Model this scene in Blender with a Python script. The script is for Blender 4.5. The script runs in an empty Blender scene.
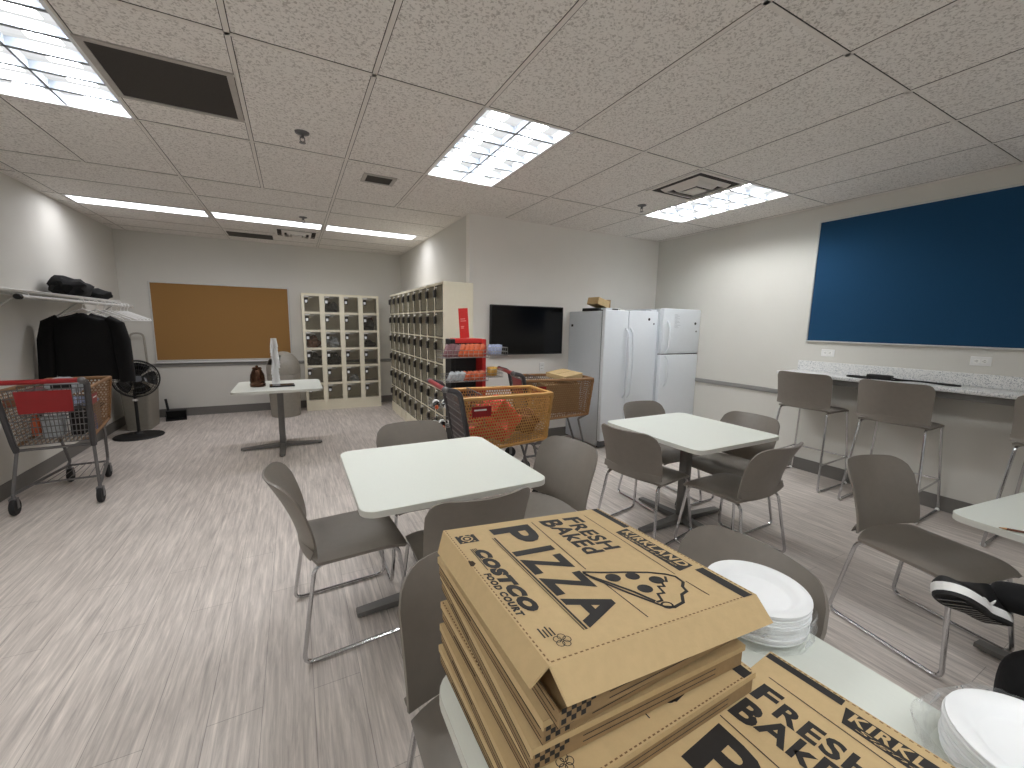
import bpy, bmesh, math, random
from mathutils import Vector, Matrix, Euler
R = math.radians
PI = math.pi
rnd = random.Random(7)
SC = bpy.context.scene
C = SC.collection

# ------------------------------------------------------------------ materials
def lin(c):
    c = c / 255.0
    return c / 12.92 if c <= 0.04045 else ((c + 0.055) / 1.055) ** 2.4

def rgb(r, g, b):
    return (lin(r), lin(g), lin(b), 1.0)

def mat(name, col, rough=0.5, metal=0.0, var=0.06, scale=30.0, bump=0.0, bscale=None, spec=0.5, stretch=(1, 1, 1)):
    m = bpy.data.materials.new(name)
    m.use_nodes = True
    nt = m.node_tree
    b = nt.nodes['Principled BSDF']
    c = rgb(*col)
    b.inputs['Roughness'].default_value = rough
    b.inputs['Metallic'].default_value = metal
    b.inputs['Specular IOR Level'].default_value = spec
    tc = nt.nodes.new('ShaderNodeTexCoord')
    mp = nt.nodes.new('ShaderNodeMapping')
    mp.inputs['Scale'].default_value = stretch
    n = nt.nodes.new('ShaderNodeTexNoise')
    n.inputs['Scale'].default_value = scale
    n.inputs['Detail'].default_value = 4
    cr = nt.nodes.new('ShaderNodeValToRGB')
    k1, k2 = 1 - var, 1 + var
    cr.color_ramp.elements[0].position = 0.3
    cr.color_ramp.elements[1].position = 0.7
    cr.color_ramp.elements[0].color = (c[0] * k1, c[1] * k1, c[2] * k1, 1)
    cr.color_ramp.elements[1].color = (min(c[0] * k2, 1), min(c[1] * k2, 1), min(c[2] * k2, 1), 1)
    nt.links.new(tc.outputs['Object'], mp.inputs['Vector'])
    nt.links.new(mp.outputs['Vector'], n.inputs['Vector'])
    nt.links.new(n.outputs['Fac'], cr.inputs['Fac'])
    nt.links.new(cr.outputs['Color'], b.inputs['Base Color'])
    if bump:
        n2 = nt.nodes.new('ShaderNodeTexNoise')
        n2.inputs['Scale'].default_value = bscale or scale
        n2.inputs['Detail'].default_value = 3
        bp = nt.nodes.new('ShaderNodeBump')
        bp.inputs['Strength'].default_value = bump
        bp.inputs['Distance'].default_value = 0.01
        nt.links.new(mp.outputs['Vector'], n2.inputs['Vector'])
        nt.links.new(n2.outputs['Fac'], bp.inputs['Height'])
        nt.links.new(bp.outputs['Normal'], b.inputs['Normal'])
    return m

def emit_mat(name, col, strength):
    m = bpy.data.materials.new(name)
    m.use_nodes = True
    nt = m.node_tree
    nt.nodes.clear()
    o = nt.nodes.new('ShaderNodeOutputMaterial')
    e = nt.nodes.new('ShaderNodeEmission')
    e.inputs['Color'].default_value = rgb(*col)
    e.inputs['Strength'].default_value = strength
    nt.links.new(e.outputs[0], o.inputs[0])
    return m

def clear_mat(name, col, rough, transp, bump=0.0, bscale=40):
    m = bpy.data.materials.new(name)
    m.use_nodes = True
    nt = m.node_tree
    nt.nodes.clear()
    o = nt.nodes.new('ShaderNodeOutputMaterial')
    mx = nt.nodes.new('ShaderNodeMixShader')
    t = nt.nodes.new('ShaderNodeBsdfTransparent')
    p = nt.nodes.new('ShaderNodeBsdfPrincipled')
    p.inputs['Base Color'].default_value = rgb(*col)
    p.inputs['Roughness'].default_value = rough
    mx.inputs['Fac'].default_value = 1 - transp
    if bump:
        n2 = nt.nodes.new('ShaderNodeTexNoise')
        n2.inputs['Scale'].default_value = bscale
        tc = nt.nodes.new('ShaderNodeTexCoord')
        bp = nt.nodes.new('ShaderNodeBump')
        bp.inputs['Strength'].default_value = bump
        bp.inputs['Distance'].default_value = 0.01
        nt.links.new(tc.outputs['Object'], n2.inputs['Vector'])
        nt.links.new(n2.outputs['Fac'], bp.inputs['Height'])
        nt.links.new(bp.outputs['Normal'], p.inputs['Normal'])
        ramp = nt.nodes.new('ShaderNodeValToRGB')
        ramp.color_ramp.elements[0].position = 0.45
        ramp.color_ramp.elements[1].position = 0.75
        v = 1 - transp
        ramp.color_ramp.elements[0].color = (v * .6, v * .6, v * .6, 1)
        ramp.color_ramp.elements[1].color = (min(1, v * 2.2),) * 3 + (1,)
        nt.links.new(n2.outputs['Fac'], ramp.inputs['Fac'])
        nt.links.new(ramp.outputs['Color'], mx.inputs['Fac'])
    nt.links.new(t.outputs[0], mx.inputs[1])
    nt.links.new(p.outputs[0], mx.inputs[2])
    nt.links.new(mx.outputs[0], o.inputs[0])
    return m

def floor_mat():
    m = bpy.data.materials.new('grey_wood_planks')
    m.use_nodes = True
    nt = m.node_tree
    L = nt.links.new
    b = nt.nodes['Principled BSDF']
    tc = nt.nodes.new('ShaderNodeTexCoord')
    mp = nt.nodes.new('ShaderNodeMapping')
    mp.inputs['Rotation'].default_value = (0, 0, R(90))
    L(tc.outputs['Object'], mp.inputs['Vector'])
    br = nt.nodes.new('ShaderNodeTexBrick')
    br.offset = 0.37
    br.inputs['Scale'].default_value = 1.0
    br.inputs['Brick Width'].default_value = 1.22
    br.inputs['Row Height'].default_value = 0.178
    br.inputs['Mortar Size'].default_value = 0.0012
    br.inputs['Mortar Smooth'].default_value = 0.1
    br.inputs['Color1'].default_value = rgb(210, 201, 194)
    br.inputs['Color2'].default_value = rgb(216, 207, 200)
    br.inputs['Mortar'].default_value = rgb(165, 157, 151)
    L(mp.outputs['Vector'], br.inputs['Vector'])
    # long streaks of grain
    def streak(sx, sy, scale, det):
        q = nt.nodes.new('ShaderNodeMapping')
        q.inputs['Scale'].default_value = (sx, sy, 1)
        n = nt.nodes.new('ShaderNodeTexNoise')
        n.inputs['Scale'].default_value = scale
        n.inputs['Detail'].default_value = det
        n.inputs['Roughness'].default_value = 0.65
        n.inputs['Distortion'].default_value = 0.6
        L(tc.outputs['Object'], q.inputs['Vector'])
        L(q.outputs['Vector'], n.inputs['Vector'])
        return n
    n1 = streak(22, 1.7, 1.7, 6)
    n2 = streak(60, 2.5, 1.5, 4)
    r1 = nt.nodes.new('ShaderNodeValToRGB')
    r1.color_ramp.elements[0].position = 0.3
    r1.color_ramp.elements[1].position = 0.72
    r1.color_ramp.elements[0].color = (0.66, 0.65, 0.65, 1)
    r1.color_ramp.elements[1].color = (1.16, 1.16, 1.15, 1)
    L(n1.outputs['Fac'], r1.inputs['Fac'])
    r2 = nt.nodes.new('ShaderNodeValToRGB')
    r2.color_ramp.elements[0].position = 0.3
    r2.color_ramp.elements[1].position = 0.7
    r2.color_ramp.elements[0].color = (0.8, 0.8, 0.8, 1)
    r2.color_ramp.elements[1].color = (1.12, 1.12, 1.12, 1)
    L(n2.outputs['Fac'], r2.inputs['Fac'])
    m1 = nt.nodes.new('ShaderNodeMixRGB')
    m1.blend_type = 'MULTIPLY'
    m1.inputs['Fac'].default_value = 1
    m2 = nt.nodes.new('ShaderNodeMixRGB')
    m2.blend_type = 'MULTIPLY'
    m2.inputs['Fac'].default_value = 1
    L(br.outputs['Color'], m1.inputs['Color1'])
    L(r1.outputs['Color'], m1.inputs['Color2'])
    L(m1.outputs['Color'], m2.inputs['Color1'])
    L(r2.outputs['Color'], m2.inputs['Color2'])
    L(m2.outputs['Color'], b.inputs['Base Color'])
    b.inputs['Roughness'].default_value = 0.42
    b.inputs['Specular IOR Level'].default_value = 0.35
    bp = nt.nodes.new('ShaderNodeBump')
    bp.inputs['Strength'].default_value = 0.12
    bp.inputs['Distance'].default_value = 0.004
    L(n2.outputs['Fac'], bp.inputs['Height'])
    L(bp.outputs['Normal'], b.inputs['Normal'])
    return m

def tile_mat():
    m = bpy.data.materials.new('fissured_ceiling_tile')
    m.use_nodes = True
    nt = m.node_tree
    L = nt.links.new
    b = nt.nodes['Principled BSDF']
    tc = nt.nodes.new('ShaderNodeTexCoord')
    n = nt.nodes.new('ShaderNodeTexNoise')
    n.inputs['Scale'].default_value = 85
    n.inputs['Detail'].default_value = 2.0
    n.inputs['Distortion'].default_value = 0.7
    L(tc.outputs['Object'], n.inputs['Vector'])
    r = nt.nodes.new('ShaderNodeValToRGB')
    r.color_ramp.elements[0].position = 0.33
    r.color_ramp.elements[1].position = 0.50
    r.color_ramp.elements[0].color = rgb(192, 186, 180)
    r.color_ramp.elements[1].color = rgb(236, 232, 227)
    L(n.outputs['Fac'], r.inputs['Fac'])
    L(r.outputs['Color'], b.inputs['Base Color'])
    b.inputs['Roughness'].default_value = 0.9
    bp = nt.nodes.new('ShaderNodeBump')
    bp.inputs['Strength'].default_value = 0.5
    bp.inputs['Distance'].default_value = 0.003
    L(r.outputs['Color'], bp.inputs['Height'])
    L(bp.outputs['Normal'], b.inputs['Normal'])
    return m

def speck_mat(name, base, s1, s2, scale, rough):
    m = bpy.data.materials.new(name)
    m.use_nodes = True
    nt = m.node_tree
    L = nt.links.new
    b = nt.nodes['Principled BSDF']
    tc = nt.nodes.new('ShaderNodeTexCoord')
    n = nt.nodes.new('ShaderNodeTexVoronoi')
    n.inputs['Scale'].default_value = scale
    L(tc.outputs['Object'], n.inputs['Vector'])
    r = nt.nodes.new('ShaderNodeValToRGB')
    r.color_ramp.interpolation = 'CONSTANT'
    e = r.color_ramp.elements
    e[0].position = 0
    e[0].color = rgb(*s1)
    e[1].position = 0.12
    e[1].color = rgb(*base)
    x = e.new(0.72)
    x.color = rgb(*s2)
    x = e.new(0.84)
    x.color = rgb(*base)
    sep = nt.nodes.new('ShaderNodeSeparateColor')
    L(n.outputs['Color'], sep.inputs[0])
    L(sep.outputs[0], r.inputs['Fac'])
    L(r.outputs['Color'], b.inputs['Base Color'])
    b.inputs['Roughness'].default_value = rough
    return m

def tube_glow(name, strength):
    '''lamp panel: bright along the two tubes, dimmer on the reflector between them and at each cell end'''
    m = emit_mat(name, (249, 251, 252), 1.0)
    nt = m.node_tree
    L = nt.links.new
    e = [n for n in nt.nodes if n.type == 'EMISSION'][0]
    tc = nt.nodes.new('ShaderNodeTexCoord')
    sp = nt.nodes.new('ShaderNodeSeparateXYZ')
    L(tc.outputs['Object'], sp.inputs[0])
    def math_(op, a, b=None):
        n = nt.nodes.new('ShaderNodeMath')
        n.operation = op
        for i, q in enumerate((a, b)):
            if q is None:
                continue
            if isinstance(q, (int, float)):
                n.inputs[i].default_value = q
            else:
                L(q, n.inputs[i])
        return n.outputs[0]
    d = math_('DIVIDE', math_('ABSOLUTE', math_('SUBTRACT', math_('ABSOLUTE', sp.outputs[0]), .1445)), .1445)
    r = nt.nodes.new('ShaderNodeValToRGB')
    r.color_ramp.elements[0].position = .28
    r.color_ramp.elements[0].color = (1, 1, 1, 1)
    r.color_ramp.elements[1].position = .44
    r.color_ramp.elements[1].color = (.001, .0012, .0014, 1)
    L(d, r.inputs['Fac'])
    t = math_('FRACT', math_('ADD', math_('DIVIDE', sp.outputs[1], 1.188 / 6), 10.0))
    r2 = nt.nodes.new('ShaderNodeValToRGB')
    r2.color_ramp.elements[0].position = .27
    r2.color_ramp.elements[0].color = (.001, .001, .001, 1)
    r2.color_ramp.elements[1].position = .36
    r2.color_ramp.elements[1].color = (1, 1, 1, 1)
    L(t, r2.inputs['Fac'])
    b = math_('MULTIPLY', math_('MULTIPLY', r.outputs['Color'], r2.outputs['Color']), strength)
    L(math_('ADD', b, .60), e.inputs['Strength'])
    return m

M = dict(
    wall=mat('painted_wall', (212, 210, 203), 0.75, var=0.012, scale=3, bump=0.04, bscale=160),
    wall2=mat('painted_wall_brightened', (236, 233, 227), 0.75, var=0.012, scale=3, bump=0.04, bscale=160),  # same paint, lightened to make up for dim light on the television wall
    base=mat('grey_vinyl_base', (112, 109, 105), 0.5, var=0.03),
    rail=mat('grey_rail', (140, 139, 137), 0.45, var=0.02),
    floor=floor_mat(), tile=tile_mat(),
    tbar=mat('grid_white', (226, 221, 215), 0.6, var=0.03),
    gap=mat('grid_shadow_gap', (52, 48, 45), 0.9),
    louvre=mat('louver_reflector', (150, 157, 166), 0.3, var=0.02),
    lightwhite=mat('louver_white', (238, 240, 242), 0.35, var=0.01),
    glow=tube_glow('lamp_glow', 42.0),
    glow_mid=tube_glow('lamp_glow_mid', 47.0), glow_added=tube_glow('lamp_glow_added', 50.0),
    glow_far=emit_mat('lamp_glow_far', (250, 250, 255), 10.0),
    ventdark=mat('vent_mesh', (58, 54, 50), 0.8, var=0.25, scale=400),
    ventframe=mat('vent_frame', (178, 173, 167), 0.5),
    black=mat('matte_black', (16, 16, 17), 0.6, var=0.2),
    blackgloss=mat('gloss_black', (10, 10, 12), 0.22, var=0.1),
    screen=mat('screen_black', (7, 7, 8), 0.16, var=0.05),
    alu=mat('aluminium', (205, 205, 202), 0.4, metal=0.35, var=0.03),
    chrome=mat('chrome', (200, 200, 202), 0.16, metal=1.0, var=0.03),
    steel=mat('grey_steel', (120, 120, 122), 0.35, metal=0.7, var=0.05),
    plastic=mat('taupe_plastic', (126, 119, 111), 0.42, var=0.03, bump=0.08, bscale=400),
    laminate=mat('white_laminate', (222, 226, 218), 0.35, var=0.012, scale=12, stretch=(30, 2, 1)),
    tedge=mat('table_edge', (206, 206, 198), 0.4, var=0.02),
    tbase=mat('table_base_grey', (112, 110, 107), 0.45, metal=0.25, var=0.04),
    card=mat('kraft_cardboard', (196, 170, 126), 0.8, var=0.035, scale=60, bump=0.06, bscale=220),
    card2=mat('kraft_cardboard_shaded', (150, 124, 88), 0.85, var=0.10, scale=25, bump=0.1, bscale=90),  # kraft with the shade of the stack's sides put into its colour
    ink=mat('black_ink', (34, 31, 29), 0.7, var=0.08, scale=120),
    perf=mat('crease_perforation', (120, 92, 60), 0.9),
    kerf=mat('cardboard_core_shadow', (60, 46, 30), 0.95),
    foam=mat('white_foam', (240, 242, 243), 0.45, var=0.008),
    wrap=clear_mat('clear_wrap', (236, 240, 242), 0.1, 0.8, 0.9, 26),
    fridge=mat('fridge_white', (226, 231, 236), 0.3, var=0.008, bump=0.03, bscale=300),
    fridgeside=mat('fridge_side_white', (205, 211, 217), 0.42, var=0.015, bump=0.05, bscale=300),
    gasket=mat('fridge_gasket', (96, 99, 103), 0.7),
    cork=mat('brown_cork', (150, 112, 62), 0.9, var=0.05, scale=160, bump=0.1, bscale=200),
    blue=mat('blue_felt', (2, 62, 98), 0.9, var=0.05, scale=200),
    locker=mat('beige_enamel', (238, 232, 210), 0.4, var=0.015),
    lockerin=mat('locker_inside', (168, 161, 144), 0.6, var=0.05),
    pane=clear_mat('locker_pane', (120, 116, 106), 0.06, 0.84),
    clearframe=clear_mat('clear_door_edge', (150, 146, 134), 0.2, 0.45),
    latch=mat('latch_grey', (66, 63, 60), 0.4, var=0.1),
    latchdark=mat('latch_dark', (44, 40, 38), 0.4, var=0.15),
    white=mat('white_plastic', (236, 236, 234), 0.4, var=0.01),
    paper=mat('white_paper', (238, 238, 234), 0.8, var=0.02),
    red=mat('red_plastic', (146, 22, 26), 0.4, var=0.05),
    redsign=mat('red_sign', (196, 42, 38), 0.5, var=0.03),
    tan=mat('tan_plastic', (190, 146, 84), 0.5, var=0.05),
    tan2=mat('brown_plastic', (138, 102, 66), 0.55, var=0.05),
    cartgrey=mat('cart_grey', (112, 110, 110), 0.4, metal=0.5, var=0.05),
    cartdark=mat('cart_dark_frame', (72, 70, 72), 0.45, metal=0.3, var=0.05),
    rubber=mat('black_rubber', (28, 28, 29), 0.7),
    wire=mat('wire_silver', (168, 168, 166), 0.3, metal=0.9),
    cloth=mat('black_cloth', (7, 7, 9), 0.95, var=0.2, bump=0.15, bscale=60),
    denim=mat('dark_cloth', (24, 20, 20), 0.95, var=0.2, bump=0.1, bscale=90),
    bin=mat('bin_grey', (142, 138, 128), 0.55, var=0.05, bump=0.06, bscale=60),
    dome=mat('dome_grey', (150, 145, 135), 0.5, var=0.05),
    granite=speck_mat('speckled_counter', (226, 226, 224), (150, 154, 160), (196, 198, 202), 260, 0.3),
    copper=mat('brown_copper', (84, 58, 42), 0.18, metal=0.75, var=0.1),
    orange=mat('orange_pack', (196, 92, 52), 0.35, var=0.3, scale=90),
    purple=mat('mauve_pack', (120, 84, 88), 0.35, var=0.4, scale=90),
    yellow=mat('yellow_pack', (208, 160, 60), 0.35, var=0.3, scale=90),
    bluepack=mat('blue_white_pack', (150, 160, 190), 0.35, var=0.4, scale=120),
    brownbag=mat('brown_bag', (120, 76, 50), 0.8, var=0.35, scale=30),
    redbag=mat('red_bag', (214, 46, 40), 0.5, var=0.15, scale=14, bump=0.3, bscale=16),
    silverbag=mat('silver_bag', (176, 182, 186), 0.3, var=0.3, scale=30),
    skin=mat('skin', (196, 150, 126), 0.55, var=0.03),
    hair=mat('dark_hair', (34, 26, 22), 0.7, var=0.2),
    wood=mat('pencil_wood', (196, 150, 104), 0.7),
    pencil=mat('pencil_brown', (104, 62, 44), 0.4),
)

# ------------------------------------------------------------------ mesh builder
class MB:
    def __init__(s):
        s.v = []
        s.f = []

    def add(s, vs, fs, T=None):
        o = len(s.v)
        for p in vs:
            p = Vector(p)
            s.v.append(tuple(T @ p) if T is not None else tuple(p))
        for f in fs:
            s.f.append([o + i for i in f])
        return s

    def box(s, x0, x1, y0, y1, z0, z1, T=None):
        vs = [(x0, y0, z0), (x1, y0, z0), (x1, y1, z0), (x0, y1, z0), (x0, y0, z1), (x1, y0, z1), (x1, y1, z1), (x0, y1, z1)]
        return s.add(vs, [(0, 3, 2, 1), (4, 5, 6, 7), (0, 1, 5, 4), (1, 2, 6, 5), (2, 3, 7, 6), (3, 0, 4, 7)], T)

    def cbox(s, c, d, T=None):
        return s.box(c[0] - d[0] / 2, c[0] + d[0] / 2, c[1] - d[1] / 2, c[1] + d[1] / 2, c[2] - d[2] / 2, c[2] + d[2] / 2, T)

    def rbox(s, x0, x1, y0, y1, z0, z1, r=0.01, seg=2, T=None):
        bm = bmesh.new()
        bmesh.ops.create_cube(bm, size=1)
        for v in bm.verts:
            v.co = Vector(((x0 + x1) / 2 + v.co.x * (x1 - x0), (y0 + y1) / 2 + v.co.y * (y1 - y0), (z0 + z1) / 2 + v.co.z * (z1 - z0)))
        bmesh.ops.bevel(bm, geom=bm.edges[:], offset=r, segments=seg, affect='EDGES', profile=0.5)
        s.bm(bm, T)
        return s

    def bm(s, bm, T=None):
        bm.verts.index_update()
        s.add([v.co.copy() for v in bm.verts], [[v.index for v in f.verts] for f in bm.faces], T)
        bm.free()

    def prism(s, poly, z0, z1, T=None):
        n = len(poly)
        vs = [(p[0], p[1], z0) for p in poly] + [(p[0], p[1], z1) for p in poly]
        fs = [list(range(n))[::-1], list(range(n, 2 * n))] + [(i, (i + 1) % n, n + (i + 1) % n, n + i) for i in range(n)]
        return s.add(vs, fs, T)

    def lathe(s, prof, n=24, T=None, cap=True):
        vs, fs = [], []
        m = len(prof)
        for i in range(n):
            a = 2 * PI * i / n
            for r, z in prof:
                vs.append((r * math.cos(a), r * math.sin(a), z))
        for i in range(n):
            j = (i + 1) % n
            for k in range(m - 1):
                fs.append((i * m + k, j * m + k, j * m + k + 1, i * m + k + 1))
        if cap:
            fs.append([i * m for i in range(n)][::-1])
            fs.append([i * m + m - 1 for i in range(n)])
        return s.add(vs, fs, T)

    def tube(s, pts, r, n=8, T=None, closed=False, cap=True):
        pts = [Vector(p) for p in pts]
        k = len(pts)
        rs = r if isinstance(r, (list, tuple)) else [r] * k
        vs, fs = [], []
        up = None
        for i, p in enumerate(pts):
            if closed:
                t = (pts[(i + 1) % k] - pts[i - 1])
            else:
                t = pts[min(i + 1, k - 1)] - pts[max(i - 1, 0)]
            if t.length < 1e-9:
                t = Vector((0, 0, 1))
            t.normalize()
            if up is None:
                a = Vector((0, 0, 1)) if abs(t.z) < 0.9 else Vector((1, 0, 0))
                up = (a - t * a.dot(t)).normalized()
            else:
                up = up - t * up.dot(t)
                if up.length < 1e-6:
                    a = Vector((1, 0, 0)) if abs(t.x) < 0.9 else Vector((0, 1, 0))
                    up = a - t * a.dot(t)
                up.normalize()
            w = t.cross(up)
            for q in range(n):
                an = 2 * PI * q / n
                vs.append(p + (up * math.cos(an) + w * math.sin(an)) * rs[i])
        for i in range(k if closed else k - 1):
            j = (i + 1) % k
            for q in range(n):
                q2 = (q + 1) % n
                fs.append((i * n + q, i * n + q2, j * n + q2, j * n + q))
        if cap and not closed:
            fs.append(list(range(n))[::-1])
            fs.append([(k - 1) * n + q for q in range(n)])
        return s.add(vs, fs, T)

    def surf(s, P, thick, T=None):
        """P[i][j] grid of points; closed slab of given thickness along the vertex normal."""
        a, b = len(P), len(P[0])
        P = [[Vector(p) for p in row] for row in P]
        N = [[None] * b for _ in range(a)]
        for i in range(a):
            for j in range(b):
                du = P[min(i + 1, a - 1)][j] - P[max(i - 1, 0)][j]
                dv = P[i][min(j + 1, b - 1)] - P[i][max(j - 1, 0)]
                nn = du.cross(dv)
                if nn.length < 1e-12:
                    nn = Vector((0, 0, 1))
                N[i][j] = nn.normalized()
        vs = [p for row in P for p in row] + [P[i][j] - N[i][j] * thick for i in range(a) for j in range(b)]
        o = a * b
        fs = []
        for i in range(a - 1):
            for j in range(b - 1):
                q = (i * b + j, (i + 1) * b + j, (i + 1) * b + j + 1, i * b + j + 1)
                fs.append(q)
                fs.append(tuple(o + t for t in q[::-1]))
        def rim(seq):
            for x, y in zip(seq[:-1], seq[1:]):
                fs.append((y, x, o + x, o + y))
        rim([j for j in range(b)][::-1])
        rim([(a - 1) * b + j for j in range(b)])
        rim([i * b for i in range(a)])
        rim([i * b + b - 1 for i in range(a)][::-1])
        return s.add(vs, fs, T)

    def sphere(s, c, r, sc=(1, 1, 1), sub=2, noise=0.0, seed=0, flat=None, T=None):
        bm = bmesh.new()
        bmesh.ops.create_icosphere(bm, subdivisions=sub, radius=1)
        from mathutils import noise as nz
        for v in bm.verts:
            d = v.co.normalized()
            k = 1 + (noise * (nz.noise(d * 1.7 + Vector((seed, seed * .7, 1))) + .5 * nz.noise(d * 4.1 + Vector((seed, 3, seed)))) if noise else 0)
            p = Vector((d.x * sc[0] * k * r, d.y * sc[1] * k * r, d.z * sc[2] * k * r))
            if flat is not None and p.z < flat:
                p.z = flat
            v.co = p + Vector(c)
        s.bm(bm, T)
        return s

    def build(s, name, m, parent=None, smooth=True, label=None, ang=35, **kw):
        me = bpy.data.meshes.new(name)
        me.from_pydata(s.v, [], s.f)
        me.update()
        bm = bmesh.new()
        bm.from_mesh(me)
        bmesh.ops.recalc_face_normals(bm, faces=bm.faces[:])
        bm.to_mesh(me)
        bm.free()
        if isinstance(m, (list, tuple)):
            for q in m:
                me.materials.append(q)
        else:
            me.materials.append(m)
        if smooth:
            me.polygons.foreach_set('use_smooth', [True] * len(me.polygons))
            me.set_sharp_from_angle(angle=R(ang))
        o = bpy.data.objects.new(name, me)
        C.objects.link(o)
        if parent is not None:
            o.parent = parent
        if label:
            o['label'] = label
        for k, v in kw.items():
            o[k] = v
        return o

def tag(o, label, cat, group=None, kind=None):
    o['label'] = label
    o['category'] = cat
    if group:
        o['group'] = group
    if kind:
        o['kind'] = kind
    return o

def thing(name, label, cat, loc=(0, 0, 0), rz=0.0, group=None):
    o = bpy.data.objects.new(name, None)
    o.empty_display_size = 0.1
    C.objects.link(o)
    o.location = loc
    o.rotation_euler = (0, 0, rz)
    return tag(o, label, cat, group)

def dup(o, loc=None, rz=None, label=None, parent=None, rot=None):
    c = o.copy()
    C.objects.link(c)
    if parent is not None:
        c.parent = parent
    if loc is not None:
        c.location = loc
    if rz is not None:
        c.rotation_euler = (0, 0, rz)
    if rot is not None:
        c.rotation_euler = rot
    if label:
        c['label'] = label
    for ch in list(o.children):
        dup(ch, parent=c)
    return c

def struct(name, mb, m, **kw):
    o = mb.build(name, m, **kw)
    o['kind'] = 'structure'
    return o

def rrect(x0, x1, y0, y1, r, n=6):
    pts = []
    for cx, cy, a0 in ((x1 - r, y1 - r, 0), (x0 + r, y1 - r, 90), (x0 + r, y0 + r, 180), (x1 - r, y0 + r, 270)):
        for k in range(n + 1):
            a = R(a0 + 90 * k / n)
            pts.append((cx + r * math.cos(a), cy + r * math.sin(a)))
    return pts

def bend(pts, r, n=5):
    """round the corners of a polyline"""
    pts = [Vector(p) for p in pts]
    out = [pts[0]]
    for i in range(1, len(pts) - 1):
        a, b, c = pts[i - 1], pts[i], pts[i + 1]
        d1 = (a - b).normalized()
        d2 = (c - b).normalized()
        q = min(r, (a - b).length * .45, (c - b).length * .45)
        p1, p2 = b + d1 * q, b + d2 * q
        for k in range(n + 1):
            t = k / n
            out.append(p1 * (1 - t) ** 2 + b * 2 * t * (1 - t) + p2 * t * t)
    out.append(pts[-1])
    return out

def TR(x=0, y=0, z=0, rx=0, ry=0, rz=0):
    return Matrix.Translation((x, y, z)) @ Euler((rx, ry, rz)).to_matrix().to_4x4()
# ------------------------------------------------------------------ room shell
XL, XR, YB, YF, YT, XJ, H = -2.15, 4.735, 7.836, -2.4, 4.475, 1.80, 2.70
T = 0.1
def gx(i):
    return i * 0.61 - 0.188

MB_ = MB().box(XL - T, XR + T, YF - T, YB + T, -0.1, 0.0)
struct('floor', MB_, M['floor'], smooth=False)
struct('wall_left', MB().box(XL - T, XL, YF - T, YB + T, 0, H + .2), M['wall'], smooth=False)
struct('wall_back', MB().box(XL, XJ, YB, YB + T, 0, H + .2), M['wall'], smooth=False)
struct('wall_alcove', MB().box(XJ, XJ + T, YT + T, YB + T, 0, H + .2), M['wall'], smooth=False)
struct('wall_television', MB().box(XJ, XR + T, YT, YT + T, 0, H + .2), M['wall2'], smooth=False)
struct('wall_right', MB().box(XR, XR + T, YF - T, YT, 0, H + .2), M['wall'], smooth=False)
struct('wall_front', MB().box(XL, XR, YF - T, YF, 0, .45).box(XL, XR, YF - T, YF, 2.55, H + .2).box(XL, XL + .3, YF - T, YF, .45, 2.55).box(XR - .3, XR, YF - T, YF, .45, 2.55), M['wall'], smooth=False)  # wide opening added behind the camera to let in fill light
wf = MB()
for x in (XL + .33, -.75, .55, 1.85, 3.15, XR - .33):
    wf.box(x - .03, x + .03, YF - .07, YF - .02, .45, 2.55)
for z in (.48, 2.52):
    wf.box(XL + .3, XR - .3, YF - .075, YF - .015, z - .03, z + .03)
struct('added_fill_window_1', wf, M['alu'], smooth=False)  # unseen frame of the added fill opening

Y0 = 2.322
lights = [(gx(-2), gx(-1), Y0, Y0 + 1.22, 'louvred ceiling light panel beside the big dark square return vent'),
          (gx(2), gx(3), Y0, Y0 + 1.22, 'louvred ceiling light panel in the middle of the ceiling, near the small dark vent'),
          (gx(6), gx(7), Y0, Y0 + 1.22, 'louvred ceiling light panel next to the stepped air diffuser'),
          (gx(-2), gx(-1), Y0 - 3.66, Y0 - 2.44, 'added unseen louvred ceiling light panel behind the pizza table by the coat rack wall'),  # lamp added behind the camera to brighten the near table
          (gx(2), gx(3), Y0 - 3.66, Y0 - 2.44, 'added unseen louvred ceiling light panel above and behind the pizza table')]  # second added lamp, out of view, lighting the near table
far = [(gx(-3) + .03, gx(-1) - .02, 5.985, 6.30, 'long thin ceiling light strip nearest the coat rack wall'),
       (gx(-1) + .02, gx(1) - .02, 5.985, 6.30, 'long thin ceiling light strip in the middle of the row of three'),
       (gx(1) + .02, gx(3) - .02, 5.985, 6.30, 'long thin ceiling light strip nearest the side bank of lockers')]
holes = [l[:4] for l in lights + far]

xs = sorted({XL, XR, XJ} | {h[0] for h in holes} | {h[1] for h in holes})
ys = sorted({YF, YB, YT} | {h[2] for h in holes} | {h[3] for h in holes})
cm = MB()
for i in range(len(xs) - 1):
    for j in range(len(ys) - 1):
        cx, cy = (xs[i] + xs[i + 1]) / 2, (ys[j] + ys[j + 1]) / 2
        if cx > XJ and cy > YT:
            continue
        if any(h[0] < cx < h[1] and h[2] < cy < h[3] for h in holes):
            continue
        cm.add([(xs[i], ys[j], H), (xs[i], ys[j + 1], H), (xs[i + 1], ys[j + 1], H), (xs[i + 1], ys[j], H)], [(0, 1, 2, 3)])
ceil = struct('ceiling', cm, M['tile'], smooth=False)
# slab above, closes the room over the light wells
struct('ceiling_slab', MB().box(XL - T, XR + T, YF - T, YB + T, H + .2, H + .3), M['wall'], smooth=False)

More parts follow.
